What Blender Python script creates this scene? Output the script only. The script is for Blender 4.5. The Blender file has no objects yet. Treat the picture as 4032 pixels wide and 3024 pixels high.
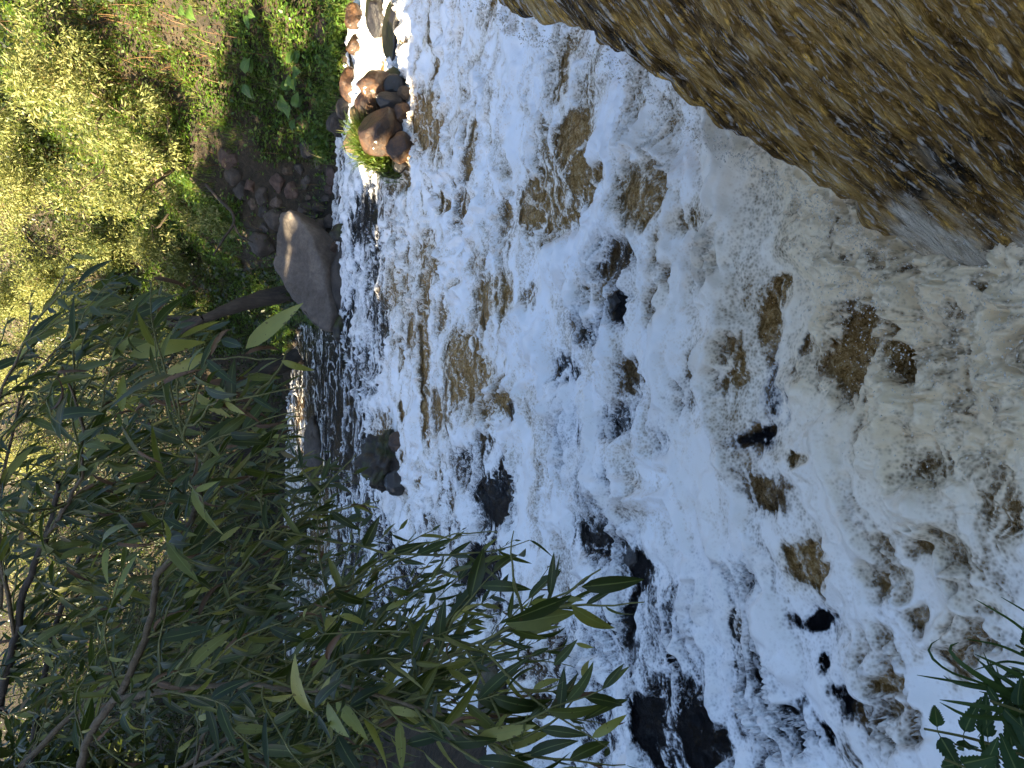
import bpy, bmesh, math, random
import numpy as np
from mathutils import Vector, Matrix

rng = np.random.default_rng(7)
random.seed(7)
scene = bpy.context.scene
COL = scene.collection

# ------------------------------------------------------------------ camera
H = 1.8                       # eye height above the pool
PITCH = math.radians(21.0)
FPX = 3046.0                  # focal length in pixels of a 4032 px wide picture
FV = np.array([0, math.cos(PITCH), -math.sin(PITCH)])
RV = np.array([1.0, 0, 0])
DV = np.array([0, -math.sin(PITCH), -math.cos(PITCH)])
CAM = np.array([0, 0, H])
cd = bpy.data.cameras.new("camera")
cam = bpy.data.objects.new("camera", cd)
COL.objects.link(cam)
cd.sensor_fit = 'HORIZONTAL'
cd.sensor_width = 36.0
cd.lens = 36.0 * FPX / 4032.0
cd.clip_start = 0.02
cd.clip_end = 500
# the phone was held upright but the picture is stored on its side: the camera is rolled by 90 degrees
m = Matrix.Identity(4)
for i in range(3):
    m[i][0] = DV[i]; m[i][1] = RV[i]; m[i][2] = -FV[i]; m[i][3] = CAM[i]
cam.matrix_world = m
scene.camera = cam

# ------------------------------------------------------------------ sky, sun, exposure
SUN = np.array([-0.85, -0.20, 0.375]); SUN = SUN / np.linalg.norm(SUN)   # towards the sun
world = bpy.data.worlds.new("World"); scene.world = world; world.use_nodes = True
wn = world.node_tree.nodes; wl = world.node_tree.links
sky = wn.new('ShaderNodeTexSky'); sky.sky_type = 'NISHITA'; sky.sun_disc = False
sky.sun_elevation = math.asin(SUN[2]); sky.sun_rotation = math.atan2(SUN[0], SUN[1])
sky.air_density = 1.0; sky.dust_density = 1.4; sky.ozone_density = 1.6
wl.new(sky.outputs[0], wn['Background'].inputs[0]); wn['Background'].inputs[1].default_value = 0.05
sd = bpy.data.lights.new("sun", 'SUN'); sun = bpy.data.objects.new("sun", sd); COL.objects.link(sun)
sd.energy = 5.0; sd.angle = math.radians(0.5); sd.color = (1.0, 0.83, 0.54)
sun.rotation_euler = Vector(SUN).to_track_quat('Z', 'Y').to_euler()
vs = scene.view_settings
vs.view_transform = 'Standard'; vs.look = 'None'; vs.gamma = 1.0; vs.use_curve_mapping = False
vs.exposure = 3.12
scene.cycles.use_denoising = True
scene.cycles.max_bounces = 4; scene.cycles.transparent_max_bounces = 6
scene.cycles.diffuse_bounces = 3; scene.cycles.glossy_bounces = 2; scene.cycles.transmission_bounces = 2
scene.cycles.use_adaptive_sampling = True; scene.cycles.adaptive_threshold = 0.025
scene.cycles.caustics_reflective = False; scene.cycles.caustics_refractive = False

# ------------------------------------------------------------------ picture <-> place
def ray(px, py):
    return FV + ((1512 - py) / FPX) * RV + ((px - 2016) / FPX) * DV
def on_z(px, py, z=0.0):
    d = ray(px, py); return CAM + d * ((z - H) / d[2])
def at(px, py, depth):
    return CAM + ray(px, py) * depth
def project(P):
    v = np.asarray(P) - CAM
    dep = v @ FV
    dep = np.where(np.abs(dep) < 1e-6, 1e-6, dep)
    return 2016 + (v @ DV) / dep * FPX, 1512 - (v @ RV) / dep * FPX, dep

# ------------------------------------------------------------------ noise
def _h(ix, iy, iz, seed):
    n = (ix.astype(np.int64) * 374761393 + iy.astype(np.int64) * 668265263 + iz.astype(np.int64) * 2147483647 + seed * 974634777) & 0xffffffff
    n = ((n ^ (n >> 13)) * 1274126177) & 0xffffffff
    n = ((n ^ (n >> 16)) * 2246822519) & 0xffffffff
    return (n ^ (n >> 15)).astype(np.float64) / 4294967295.0
def noise2(x, y, seed=0):
    ix = np.floor(x); iy = np.floor(y); fx = x - ix; fy = y - iy
    z = np.zeros_like(ix)
    u = fx * fx * fx * (fx * (fx * 6 - 15) + 10); v = fy * fy * fy * (fy * (fy * 6 - 15) + 10)
    def g(dx, dy):
        a = _h(ix + dx, iy + dy, z, seed) * 2 * np.pi
        return np.cos(a) * (fx - dx) + np.sin(a) * (fy - dy)
    a = g(0, 0); b = g(1, 0); c = g(0, 1); d = g(1, 1)
    return ((a + (b - a) * u) * (1 - v) + (c + (d - c) * u) * v) * 1.5
def fbm2(x, y, seed=0, o=4, gain=0.5):
    s = np.zeros_like(x, dtype=float); a = 1.0; f = 1.0; t = 0
    for i in range(o):
        s += a * noise2(x * f + 17.3 * i, y * f - 9.1 * i, seed + i); t += a; a *= gain; f *= 2.03
    return s / t
def noise3(p, seed=0):
    x, y, z = p[:, 0], p[:, 1], p[:, 2]
    ix = np.floor(x); iy = np.floor(y); iz = np.floor(z); fx = x - ix; fy = y - iy; fz = z - iz
    u = fx * fx * (3 - 2 * fx); v = fy * fy * (3 - 2 * fy); w = fz * fz * (3 - 2 * fz)
    r = 0
    for dx in (0, 1):
        for dy in (0, 1):
            for dz in (0, 1):
                r = r + _h(ix + dx, iy + dy, iz + dz, seed) * (u if dx else 1 - u) * (v if dy else 1 - v) * (w if dz else 1 - w)
    return r * 2 - 1
def fbm3(p, seed=0, o=4, gain=0.5):
    s = 0; a = 1; f = 1; t = 0
    for i in range(o):
        s = s + a * noise3(p * f + 13.7 * i, seed + i); t += a; a *= gain; f *= 2.03
    return s / t
def sstep(a, b, x):
    t = np.clip((x - a) / (b - a), 0, 1); return t * t * (3 - 2 * t)

# ------------------------------------------------------------------ mesh helpers
def mesh_np(name, verts, faces, smooth=False, attrs=None, mats=()):
    """faces: (n,k) int array"""
    me = bpy.data.meshes.new(name)
    verts = np.asarray(verts, dtype=np.float32); faces = np.asarray(faces, dtype=np.int32)
    n, k = faces.shape
    me.vertices.add(len(verts)); me.vertices.foreach_set('co', verts.ravel())
    me.loops.add(n * k); me.loops.foreach_set('vertex_index', faces.ravel())
    me.polygons.add(n); me.polygons.foreach_set('loop_start', np.arange(0, n * k, k, dtype=np.int32))
    if smooth: me.polygons.foreach_set('use_smooth', np.ones(n, dtype=bool))
    me.update(calc_edges=True)
    for an, av in (attrs or {}).items():
        a = me.attributes.new(an, 'FLOAT', 'POINT'); a.data.foreach_set('value', np.asarray(av, dtype=np.float32))
    for mt in mats: me.materials.append(mt)
    return me
def link(name, me, parent=None, loc=None):
    o = bpy.data.objects.new(name, me); COL.objects.link(o)
    if loc is not None: o.location = loc
    if parent is not None: o.parent = parent
    return o
def tag(o, label=None, cat=None, group=None, kind=None):
    if label: o['label'] = label
    if cat: o['category'] = cat
    if group: o['group'] = group
    if kind: o['kind'] = kind
    return o
def empty(name, loc, label, cat, group=None):
    o = bpy.data.objects.new(name, None); COL.objects.link(o); o.location = loc; o.empty_display_size = 0.1
    return tag(o, label, cat, group)
def grid_faces(nu, nv):
    i = np.arange(nu * nv).reshape(nu, nv)
    return np.stack([i[:-1, :-1], i[1:, :-1], i[1:, 1:], i[:-1, 1:]], -1).reshape(-1, 4)
def tube(pts, radii, sides=7, jitter=0.0, seed=0):
    """returns verts, quads of a tapered tube along pts"""
    pts = np.asarray(pts, float); n = len(pts); radii = np.asarray(radii, float)
    T = np.gradient(pts, axis=0); T /= np.linalg.norm(T, axis=1)[:, None] + 1e-9
    up = np.array([0.31, 0.22, 0.92]); A = np.cross(T, up); A /= np.linalg.norm(A, axis=1)[:, None] + 1e-9
    B = np.cross(T, A)
    th = np.linspace(0, 2 * np.pi, sides, endpoint=False)
    V = pts[:, None] + radii[:, None, None] * (np.cos(th)[None, :, None] * A[:, None] + np.sin(th)[None, :, None] * B[:, None])
    V = V.reshape(-1, 3)
    if jitter: V = V + jitter * np.repeat(radii, sides)[:, None] * np.stack([noise3(V * (0.8 / max(radii[0], 1e-3)), seed + k) for k in range(3)], 1)
    i = np.arange(n * sides).reshape(n, sides); j = np.roll(i, -1, axis=1)
    Fc = np.stack([i[:-1], j[:-1], j[1:], i[1:]], -1).reshape(-1, 4)
    return V, Fc
def smooth_path(pts, n):
    pts = np.asarray(pts, float)
    d = np.r_[0, np.cumsum(np.linalg.norm(np.diff(pts, axis=0), axis=1))]
    t = np.linspace(0, d[-1], n)
    out = np.stack([np.interp(t, d, pts[:, k]) for k in range(pts.shape[1])], 1)
    for _ in range(max(1, n // 14)):
        out[1:-1] = 0.25 * out[:-2] + 0.5 * out[1:-1] + 0.25 * out[2:]
    return out
class Cat:
    """collects vertex/face arrays into one mesh"""
    def __init__(s): s.v = []; s.f = []; s.n = 0; s.a = []
    def add(s, v, f, rnd=0.5):
        s.v.append(v); s.f.append(np.asarray(f) + s.n); s.n += len(v); s.a.append(np.broadcast_to(rnd, len(v)))
    def mesh(s, name, mats, smooth=True):
        return mesh_np(name, np.concatenate(s.v), np.concatenate(s.f), smooth, {'rnd': np.concatenate(s.a)}, mats)

# ------------------------------------------------------------------ materials
def mat(name):
    mt = bpy.data.materials.new(name); mt.use_nodes = True
    nt = mt.node_tree; nt.nodes.clear()
    out = nt.nodes.new('ShaderNodeOutputMaterial')
    return mt, nt, out
def nd(nt, t, **kw):
    n = nt.nodes.new(t)
    for k, v in kw.items():
        if k.startswith('i_'):
            key = k[2:]; n.inputs[int(key) if key.isdigit() else key].default_value = v
        else: setattr(n, k, v)
    return n
def ramp(nt, src, stops, interp='LINEAR'):
    r = nt.nodes.new('ShaderNodeValToRGB'); r.color_ramp.interpolation = interp
    e = r.color_ramp.elements
    while len(e) < len(stops): e.new(0.5)
    for k, (p, c) in enumerate(stops):
        e[k].position = p; e[k].color = (*c, 1) if len(c) == 3 else c
    nt.links.new(src, r.inputs[0]); return r.outputs[0]
def math_n(nt, op, a, b=None, c=None, clamp=False):
    n = nt.nodes.new('ShaderNodeMath'); n.operation = op; n.use_clamp = clamp
    for k, v in enumerate((a, b, c)):
        if v is None: continue
        if isinstance(v, (int, float)): n.inputs[k].default_value = v
        else: nt.links.new(v, n.inputs[k])
    return n.outputs[0]
def mixc(nt, fac, a, b, mode='MIX'):
    n = nt.nodes.new('ShaderNodeMix'); n.data_type = 'RGBA'; n.blend_type = mode
    for k, v in ((0, fac), (6, a), (7, b)):
        if isinstance(v, (int, float)): n.inputs[k].default_value = v
        elif isinstance(v, tuple): n.inputs[k].default_value = (*v, 1)
        else: nt.links.new(v, n.inputs[k])
    return n.outputs[2]
def attr(nt, name): return nd(nt, 'ShaderNodeAttribute', attribute_name=name).outputs['Fac']
def ntex(nt, scale, detail=4, rough=0.55, vec=None, dist=0.0):
    n = nd(nt, 'ShaderNodeTexNoise'); n.inputs['Scale'].default_value = scale; n.inputs['Detail'].default_value = detail
    n.inputs['Roughness'].default_value = rough; n.inputs['Distortion'].default_value = dist
    if vec is not None: nt.links.new(vec, n.inputs['Vector'])
    return n.outputs['Fac']
def bump(nt, h, strength, dist, normal=None):
    b = nd(nt, 'ShaderNodeBump'); b.inputs['Strength'].default_value = strength; b.inputs['Distance'].default_value = dist
    nt.links.new(h, b.inputs['Height'])
    if normal is not None: nt.links.new(normal, b.inputs['Normal'])
    return b.outputs[0]

def leaf_material(name, stops, trans=(0.25, 0.32, 0.04), tfac=0.35, rough=0.42, use_attr=True, spots=0.0, vein=False, coat=0.5):
    mt, nt, out = mat(name)
    src = attr(nt, 'rnd') if use_attr else nd(nt, 'ShaderNodeObjectInfo').outputs['Random']
    col = ramp(nt, src, stops)
    geo = nd(nt, 'ShaderNodeTexCoord').outputs['Object']
    if vein:
        u = attr(nt, 'u')
        v = math_n(nt, 'LESS_THAN', math_n(nt, 'ABSOLUTE', u), 0.075)
        col = mixc(nt, math_n(nt, 'MULTIPLY', v, 0.5), col, (0.22, 0.26, 0.08))
        big = ntex(nt, 2.2, 3, 0.6, geo)
        col = mixc(nt, 1.0, col, ramp(nt, big, [(0.25, (0.7, 0.72, 0.7)), (0.75, (1.25, 1.2, 1.15))]), 'MULTIPLY')
    if spots:
        sp = ntex(nt, 9, 2, 0.5, geo)
        k = math_n(nt, 'GREATER_THAN', sp, 0.70 - spots * 0.1)
        col = mixc(nt, math_n(nt, 'MULTIPLY', k, 0.85), col, (0.045, 0.025, 0.012))
    p = nd(nt, 'ShaderNodeBsdfPrincipled'); nt.links.new(col, p.inputs['Base Color'])
    p.inputs['Roughness'].default_value = rough; p.inputs['Specular IOR Level'].default_value = coat
    tr = nd(nt, 'ShaderNodeBsdfTranslucent')
    nt.links.new(mixc(nt, 0.55, col, trans), tr.inputs[0])
    mx = nd(nt, 'ShaderNodeMixShader'); mx.inputs[0].default_value = tfac
    nt.links.new(p.outputs[0], mx.inputs[1]); nt.links.new(tr.outputs[0], mx.inputs[2])
    nt.links.new(mx.outputs[0], out.inputs[0])
    return mt
def bark_material(name, c1, c2, scale=18, rough=0.85, stretch=5):
    mt, nt, out = mat(name)
    tc = nd(nt, 'ShaderNodeTexCoord').outputs['Object']
    mp = nd(nt, 'ShaderNodeMapping'); mp.inputs['Scale'].default_value = (stretch, stretch, 1); nt.links.new(tc, mp.inputs[0])
    n = ntex(nt, scale / stretch * 2, 6, 0.65, mp.outputs[0]); n2 = ntex(nt, 3, 3, 0.6, tc)
    col = ramp(nt, math_n(nt, 'ADD', math_n(nt, 'MULTIPLY', n, 0.65), math_n(nt, 'MULTIPLY', n2, 0.35)), [(0.36, c1), (0.64, c2)])
    p = nd(nt, 'ShaderNodeBsdfPrincipled'); nt.links.new(col, p.inputs['Base Color']); p.inputs['Roughness'].default_value = rough
    nt.links.new(bump(nt, n, 0.8, 0.01), p.inputs['Normal'])
    nt.links.new(p.outputs[0], out.inputs[0]); return mt
def rock_material(name, c1, c2, c3, rough=0.8, wet=0.0, moss=0.0, scale=6.0):
    mt, nt, out = mat(name)
    tc = nd(nt, 'ShaderNodeTexCoord').outputs['Object']
    rn = nd(nt, 'ShaderNodeObjectInfo').outputs['Random']
    a = ntex(nt, scale, 6, 0.62, tc); b = ntex(nt, scale * 7, 5, 0.7, tc); c = ntex(nt, scale * 30, 3, 0.7, tc)
    col = ramp(nt, math_n(nt, 'ADD', math_n(nt, 'MULTIPLY', a, 0.6), math_n(nt, 'MULTIPLY', b, 0.4)), [(0.36, c1), (0.5, c2), (0.66, c3)])
    col = mixc(nt, 1.0, col, ramp(nt, rn, [(0, (0.75, 0.75, 0.78)), (0.5, (1, 1, 1)), (1, (1.25, 1.12, 1.0))]), 'MULTIPLY')
    pit = ramp(nt, c, [(0.30, (0.45, 0.45, 0.45)), (0.44, (1, 1, 1)), (0.68, (1, 1, 1)), (0.8, (1.35, 1.3, 1.25))])
    col = mixc(nt, 0.8, col, pit, 'MULTIPLY')
    if moss:
        g = math_n(nt, 'MULTIPLY', ramp(nt, ntex(nt, 4.0, 5, 0.7, tc), [(0.52 - 0.08 * moss, (0, 0, 0)), (0.64, (1, 1, 1))]), 0.8)
        col = mixc(nt, g, col, (0.05, 0.065, 0.012))
    p = nd(nt, 'ShaderNodeBsdfPrincipled'); nt.links.new(col, p.inputs['Base Color'])
    rr = math_n(nt, 'ADD', math_n(nt, 'MULTIPLY', b, 0.3), rough - 0.15)
    nt.links.new(rr, p.inputs['Roughness'])
    p.inputs['Coat Weight'].default_value = wet; p.inputs['Coat Roughness'].default_value = 0.12
    h = math_n(nt, 'ADD', math_n(nt, 'MULTIPLY', b, 1.0), math_n(nt, 'MULTIPLY', c, 0.35))
    nt.links.new(bump(nt, h, 0.7, 0.02), p.inputs['Normal'])
    nt.links.new(p.outputs[0], out.inputs[0]); return mt

M_STONE = rock_material('grey_brown_stone', (0.04, 0.032, 0.027), (0.08, 0.064, 0.054), (0.15, 0.12, 0.10), 0.8)
M_STONE_DARK = rock_material('dark_stone', (0.025, 0.022, 0.02), (0.055, 0.046, 0.04), (0.105, 0.088, 0.075), 0.75)
M_STONE_RED = rock_material('reddish_stone', (0.045, 0.027, 0.021), (0.085, 0.054, 0.042), (0.14, 0.095, 0.076), 0.75)
M_STONE_TAN = rock_material('tan_stone', (0.05, 0.033, 0.019), (0.10, 0.066, 0.038), (0.18, 0.125, 0.078), 0.75)
M_BOULDER = rock_material('boulder_stone', (0.06, 0.05, 0.043), (0.115, 0.095, 0.08), (0.19, 0.16, 0.135), 0.88, scale=2.2)
M_WET = rock_material('wet_brown_stone', (0.010, 0.005, 0.0025), (0.055, 0.024, 0.008), (0.17, 0.080, 0.024), 0.5, wet=0.3)
M_WET_BLACK = rock_material('wet_black_stone', (0.005, 0.005, 0.005), (0.012, 0.010, 0.010), (0.03, 0.024, 0.021), 0.35, wet=0.4)
M_WET_MOSS = rock_material('wet_mossy_stone', (0.006, 0.005, 0.004), (0.022, 0.015, 0.009), (0.075, 0.05, 0.03), 0.6, wet=0.15, moss=0.6, scale=9)

# ------------------------------------------------------------------ terrain: river bed, banks and slopes as one sheet
RIVER = np.array([(1.7, -3.0), (1.7, 1.9), (2.6, 2.6), (4.3, 4), (5.2, 7.5), (5.5, 9.4), (5.15, 10.6), (4.3, 11.5), (3.7, 12.2), (3.0, 12.5), (1.6, 12.6), (0.95, 12.7),
                  (0.95, 13.6), (1.1, 15), (1.45, 17.5), (0.9, 19.5), (-1, 21.2), (-4, 22), (-8, 22), (-9, 20), (-6.6, 16.5), (-5.0, 13), (-4.1, 10.5), (-3.1, 8), (-2.6, 6.0),
                  (-2.45, 4.4), (-2.1, 3.1), (-1.65, 2.0), (-1.05, 1.15), (-0.2, 0.85), (0.2, 0.3), (0.1, -1.0), (0.1, -3.0)])
def sdist(x, y):
    x = np.asarray(x, float); y = np.asarray(y, float)
    best = np.full(x.shape, 1e9); inside = np.zeros(x.shape, bool)
    n = len(RIVER)
    for k in range(n):
        ax, ay = RIVER[k]; bx, by = RIVER[(k + 1) % n]
        ex, ey = bx - ax, by - ay
        t = np.clip(((x - ax) * ex + (y - ay) * ey) / (ex * ex + ey * ey), 0, 1)
        best = np.minimum(best, np.hypot(x - ax - t * ex, y - ay - t * ey))
        c = ((ay > y) != (by > y)) & (x < (bx - ax) * (y - ay) / (by - ay + 1e-12) + ax)
        inside ^= c
    return np.where(inside, -best, best)
def ground_z(x, y):
    x = np.asarray(x, float); y = np.asarray(y, float)
    d = sdist(x, y)
    out = np.clip(d, 0, None)
    right = sstep(-0.5, 1.5, x - 0.05 * (y - 12)); 
    zr = 0.10 * sstep(0, .15, out) + 0.20 * out + 0.85 * np.clip(out - 0.75, 0, 12) - 0.7 * np.clip(out - 14, 0, 60)
    crest = 4.3 - 0.9 * sstep(2.5, 5.0, y) + 1.6 * sstep(6.5, 12, y) + 8.0 * sstep(11, 22, y)
    zl = 0.12 * sstep(0, .2, out) + 0.22 * np.clip(out, 0, 2) + np.minimum(0.75 * np.clip(out - 1.6, 0, 30), crest) - 0.3 * np.clip(out - 18, 0, 60)
    z = zr * right + zl * (1 - right)
    near = sstep(5.0, 3.0, y) * sstep(1.2, 1.9, x)         # the ledge the water falls from
    z = z * (1 - near) + near * np.minimum(1.12, 0.4 + 4 * np.clip(out, 0, 1) ) 
    z = np.where((y < 3.5) & (x < 1.2) & (x > -3), np.minimum(z, 0.16 + 0.14 * out), z)
    z = np.where(x > -3, np.minimum(z, 1.2 + 1.5 * np.clip(y - 2.5, 0, 50)), z)
    z = np.where(d < 0, -0.45 * sstep(0, -0.5, d), z)
    n = fbm2(x * 0.9, y * 0.9, 3, 4) * 0.30 + fbm2(x * 4, y * 4, 5, 3) * 0.07
    return z + n * sstep(0.0, 0.8, d)
def hit(px, py, t0=1.0, t1=60.0):
    d = ray(px, py); t = np.linspace(t0, t1, 1500)
    P = CAM + t[:, None] * d
    g = np.maximum(ground_z(P[:, 0], P[:, 1]), 0.0)
    k = np.argmax(P[:, 2] < g)
    return P[k]

def axis_pts(lo, hi, fine_lo, fine_hi, s_f, s_c):
    a = np.arange(lo, fine_lo, s_c); b = np.arange(fine_lo, fine_hi, s_f); c = np.arange(fine_hi, hi + s_c, s_c)
    return np.concatenate([a, b, c])
gx = axis_pts(-70, 70, -10, 14, 0.12, 2.0); gy = axis_pts(-30, 90, -1, 28, 0.12, 2.0)
GX, GY = np.meshgrid(gx, gy, indexing='ij')
GZ = ground_z(GX.ravel(), GY.ravel())
mt, nt, out = mat('soil')
tc = nd(nt, 'ShaderNodeTexCoord').outputs['Object']
a = ntex(nt, 1.3, 6, 0.65, tc); b = ntex(nt, 14, 6, 0.7, tc)
col = ramp(nt, math_n(nt, 'ADD', math_n(nt, 'MULTIPLY', a, 0.5), math_n(nt, 'MULTIPLY', b, 0.5)),
           [(0.34, (0.010, 0.008, 0.005)), (0.47, (0.028, 0.021, 0.012)), (0.55, (0.055, 0.038, 0.022)), (0.68, (0.035, 0.04, 0.012))])
p = nd(nt, 'ShaderNodeBsdfPrincipled'); nt.links.new(col, p.inputs['Base Color']); p.inputs['Roughness'].default_value = 0.95
nt.links.new(bump(nt, b, 1.0, 0.05), p.inputs['Normal']); nt.links.new(p.outputs[0], out.inputs[0])
M_SOIL = mt
g = link('ground', mesh_np('ground', np.stack([GX.ravel(), GY.ravel(), GZ], 1), grid_faces(len(gx), len(gy)), True, mats=(M_SOIL,)))
tag(g, 'brown earth of the river banks and river bed', None, kind='structure')

# ------------------------------------------------------------------ river water and foam
O = 4032 / 2212.0
# openings in the foam: x, y, half-width, half-height, angle(deg), depth of the gap, 1 = tan aerated water / 0 = dark water
HOLES = [
 (930, 265, 34, 75, -8, .9, 1), (925, 560, 22, 75, 0, .75, 1), (870, 620, 40, 60, 10, .65, 1), (900, 720, 40, 60, 0, .6, .9),
 (1250, 300, 40, 60, 20, 1.0, 1), (1275, 385, 34, 36, 0, 1.0, .9), (1190, 310, 26, 60, 0, .6, 1), (1180, 440, 70, 75, 20, .85, 1), (1225, 460, 30, 40, 0, .9, .9),
 (1410, 410, 46, 68, 0, .95, 1), (1495, 480, 24, 32, 0, .7, 1), (1440, 520, 22, 40, 0, .5, 1),
 (1070, 640, 36, 66, 8, .85, 1), (1010, 810, 52, 85, -12, .9, 1), (1060, 890, 20, 28, 0, .6, .9), (950, 690, 20, 40, 0, .6, 1), (1045, 560, 16, 30, 0, .5, 1),
 (1340, 560, 40, 52, 20, 1.05, .25), (1338, 655, 25, 32, 0, 1.3, 0), (1280, 620, 28, 26, 0, .7, .7), (1265, 690, 26, 46, -20, .9, .05), (1300, 720, 14, 40, 0, .8, .1), (1372, 805, 20, 38, 0, .9, .3), (1225, 800, 22, 32, 0, .75, .0),
 (1445, 640, 20, 60, 20, .7, .8), (1150, 640, 12, 24, 0, .7, .7),
 (1112, 890, 12, 26, 0, .9, .2), (960, 900, 34, 60, 0, .75, .7), (1015, 1010, 26, 40, 0, .95, .2), (1050, 960, 24, 26, 0, .8, .3), (1070, 1080, 40, 64, 0, 1.15, .05), (1085, 1030, 18, 30, 0, .8, .2),
 (1045, 1230, 34, 70, 10, 1.2, .05), (1090, 1255, 16, 60, 0, 1.1, .05), (985, 1070, 24, 50, 0, .6, .4), (985, 1180, 26, 60, 0, .6, .3), (1000, 1300, 22, 40, 0, .7, .3),
 (1668, 715, 17, 75, 0, .95, .85), (1690, 630, 26, 34, 0, .7, .9), (1860, 755, 60, 95, 25, 1.05, .95), (1790, 790, 36, 60, 0, .75, .8), (1755, 760, 12, 50, 10, .8, .6), (1605, 790, 18, 36, 0, .75, .9), (1575, 830, 12, 16, 0, .8, .7), (1510, 800, 14, 40, 20, .55, .8), (1680, 830, 16, 50, 0, .6, .1),
 (1683, 1062, 42, 40, 35, 1.15, .45),  (1745, 980, 18, 18, 0, .8, .9), (1655, 945, 22, 40, 50, .8, .1), (1720, 880, 10, 30, 0, .5, .2),
 (1770, 1215, 52, 52, -35, 1.0, .8),  
 (1890, 905, 24, 60, 0, .5, .9), (2035, 1010, 46, 50, 0, .85, .95), (1975, 1000, 18, 60, 10, .7, .8), (1980, 795, 24, 28, 30, .95, .7), (1960, 735, 16, 26, 0, .7, .8),
 (2085, 1215, 70, 50, 20, .95, .9), (1975, 1262, 26, 30, 0, .75, .9), (1910, 1262, 24, 26, 0, .8, .9), (2000, 1345, 26, 26, 0, .95, .75), (2020, 1150, 40, 20, 0, .6, .9), (1960, 1190, 20, 40, 0, .5, .9),
 (2110, 1390, 60, 50, 0, .8, .9), (2150, 1300, 50, 40, 0, .7, .9), (2190, 1100, 40, 60, 0, .6, .9), (2060, 1440, 40, 60, 0, .6, .8), (1920, 1400, 60, 40, 20, .45, .8),
 (1755, 1345, 32, 26, 0, 1.25, 0),  (1615, 1380, 22, 36, -20, .85, .7), (1780, 1440, 14, 28, -20, 1.1, 0), 
 (1845, 1520, 24, 50, -25, 1.15, .15), (1890, 1535, 32, 40, -20, .8, .4), (1935, 1480, 46, 26, 40, 1.0, .85), (1950, 1560, 50, 40, 0, .7, .7),
 (1300, 1150, 52, 36, 20, .72, .0), (1345, 1200, 40, 50, 0, .7, .0), (1385, 1225, 26, 46, -15, 1.2, 0), (1378, 1330, 13, 90, 0, 1.15, 0), (1385, 1420, 14, 60, 0, 1.1, 0), (1340, 1330, 40, 70, 0, .5, .0),
 (1465, 1430, 14, 24, -20, 1.1, 0), (1440, 1490, 34, 40, -15, .9, 0), (1535, 1585, 46, 90, -15, 1.4, 0), (1425, 1575, 46, 80, -10, 1.3, 0), (1490, 1500, 22, 50, -10, .8, .0), (1400, 1450, 24, 40, 0, .7, 0),
 (1600, 1560, 40, 60, -30, .75, .05), (1640, 1500, 40, 60, -30, .65, .1), (1710, 1520, 16, 26, -20, 1.0, 0), (1660, 1590, 40, 50, -30, .7, .05), (1780, 1600, 30, 30, 0, .95, 0), (1675, 1640, 20, 20, 0, .9, 0), (1590, 1645, 20, 30, 0, .8, .0),  (1850, 1630, 40, 40, 0, .7, .4),
 (1560, 1340, 60, 90, -25, .35, .1), (1630, 1240, 40, 60, 0, .4, .2),
 (790, 470, 26, 70, 5, 1.0, .05), (810, 560, 22, 90, 0, .75, .1), (835, 420, 20, 60, 0, .6, .4), (770, 590, 10, 90, 0, .6, 0), (820, 680, 24, 70, 0, .8, .15), (860, 500, 16, 50, 0, .5, .7),
 (700, 800, 70, 150, 0, .9, .02), (740, 960, 55, 120, 0, .95, .02), (660, 960, 40, 160, 0, .6, .45), (790, 800, 26, 60, 0, .75, .1), (680, 1150, 50, 140, 0, .7, .5), (640, 760, 30, 80, 0, .9, 0),
 (830, 930, 30, 40, 0, .7, .6), (800, 1110, 26, 60, 0, .8, .1), (840, 1180, 26, 60, 0, .8, .1), (760, 1200, 40, 90, 0, .75, .1), (880, 1250, 40, 50, 0, .9, .0), (820, 1300, 40, 60, 0, .8, .1), (760, 1400, 60, 100, 0, .8, .1),
 (930, 1130, 20, 60, 0, .6, .3), (855, 80, 10, 40, 10, .5, .4), (840, 200, 12, 60, 10, .5, .2), (1280, 180, 40, 50, 30, .35, 1), (1190, 140, 30, 40, 30, .35, 1), (1560, 540, 40, 60, 0, .4, .9), (1000, 420, 20, 60, 0, .35, .6), (1030, 350, 12, 60, 0, .35, 1), (1100, 500, 14, 50, 0, .45, .8),
 (1420, 1330, 55, 120, -15, .50, 0), (1500, 1420, 55, 100, -20, .55, 0), (1620, 1450, 55, 90, -30, .62, .05), (1700, 1600, 60, 60, -30, .68, .05), (1560, 1250, 45, 60, -20, .45, .05), (1290, 1400, 45, 100, 0, .45, 0), (1450, 1640, 60, 40, 0, .8, 0), (1330, 1560, 40, 70, 0, .6, 0),
 (1230, 930, 30, 60, 0, .35, .0), (1340, 900, 30, 40, 0, .4, .1), (1440, 930, 24, 40, 0, .4, .2), (1480, 860, 18, 40, 0, .4, .5), (1310, 1050, 40, 40, 0, .35, 0),
]
NR, NT = 920, 650
rr = np.exp(np.linspace(math.log(0.62), math.log(27.0), NR)); tt = np.radians(np.linspace(-40, 40, NT))
RR, TT = np.meshgrid(rr, tt, indexing='ij')
X = (RR * np.sin(TT)).ravel(); Y = (RR * np.cos(TT)).ravel()
px, py, dep = project(np.stack([X, Y, np.zeros_like(X)], 1))
ox = px / O; oy = py / O
# warp, so that the openings get ragged edges; the lengths follow the size of a ripple on the water
w1 = fbm2(X * 3.2, Y * 3.2, 11, 3); w2 = fbm2(X * 3.2 + 40, Y * 3.2, 12, 3)
w3 = fbm2(X * 10, Y * 10, 13, 2); w4 = fbm2(X * 10, Y * 10 + 30, 14, 2)
sc_img = np.clip(3.2 / np.maximum(dep, 0.5), 0.25, 1.6)
qx = ox + (30 * w1 + 9 * w3) * sc_img; qy = oy + (55 * w2 + 18 * w4) * sc_img
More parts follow.
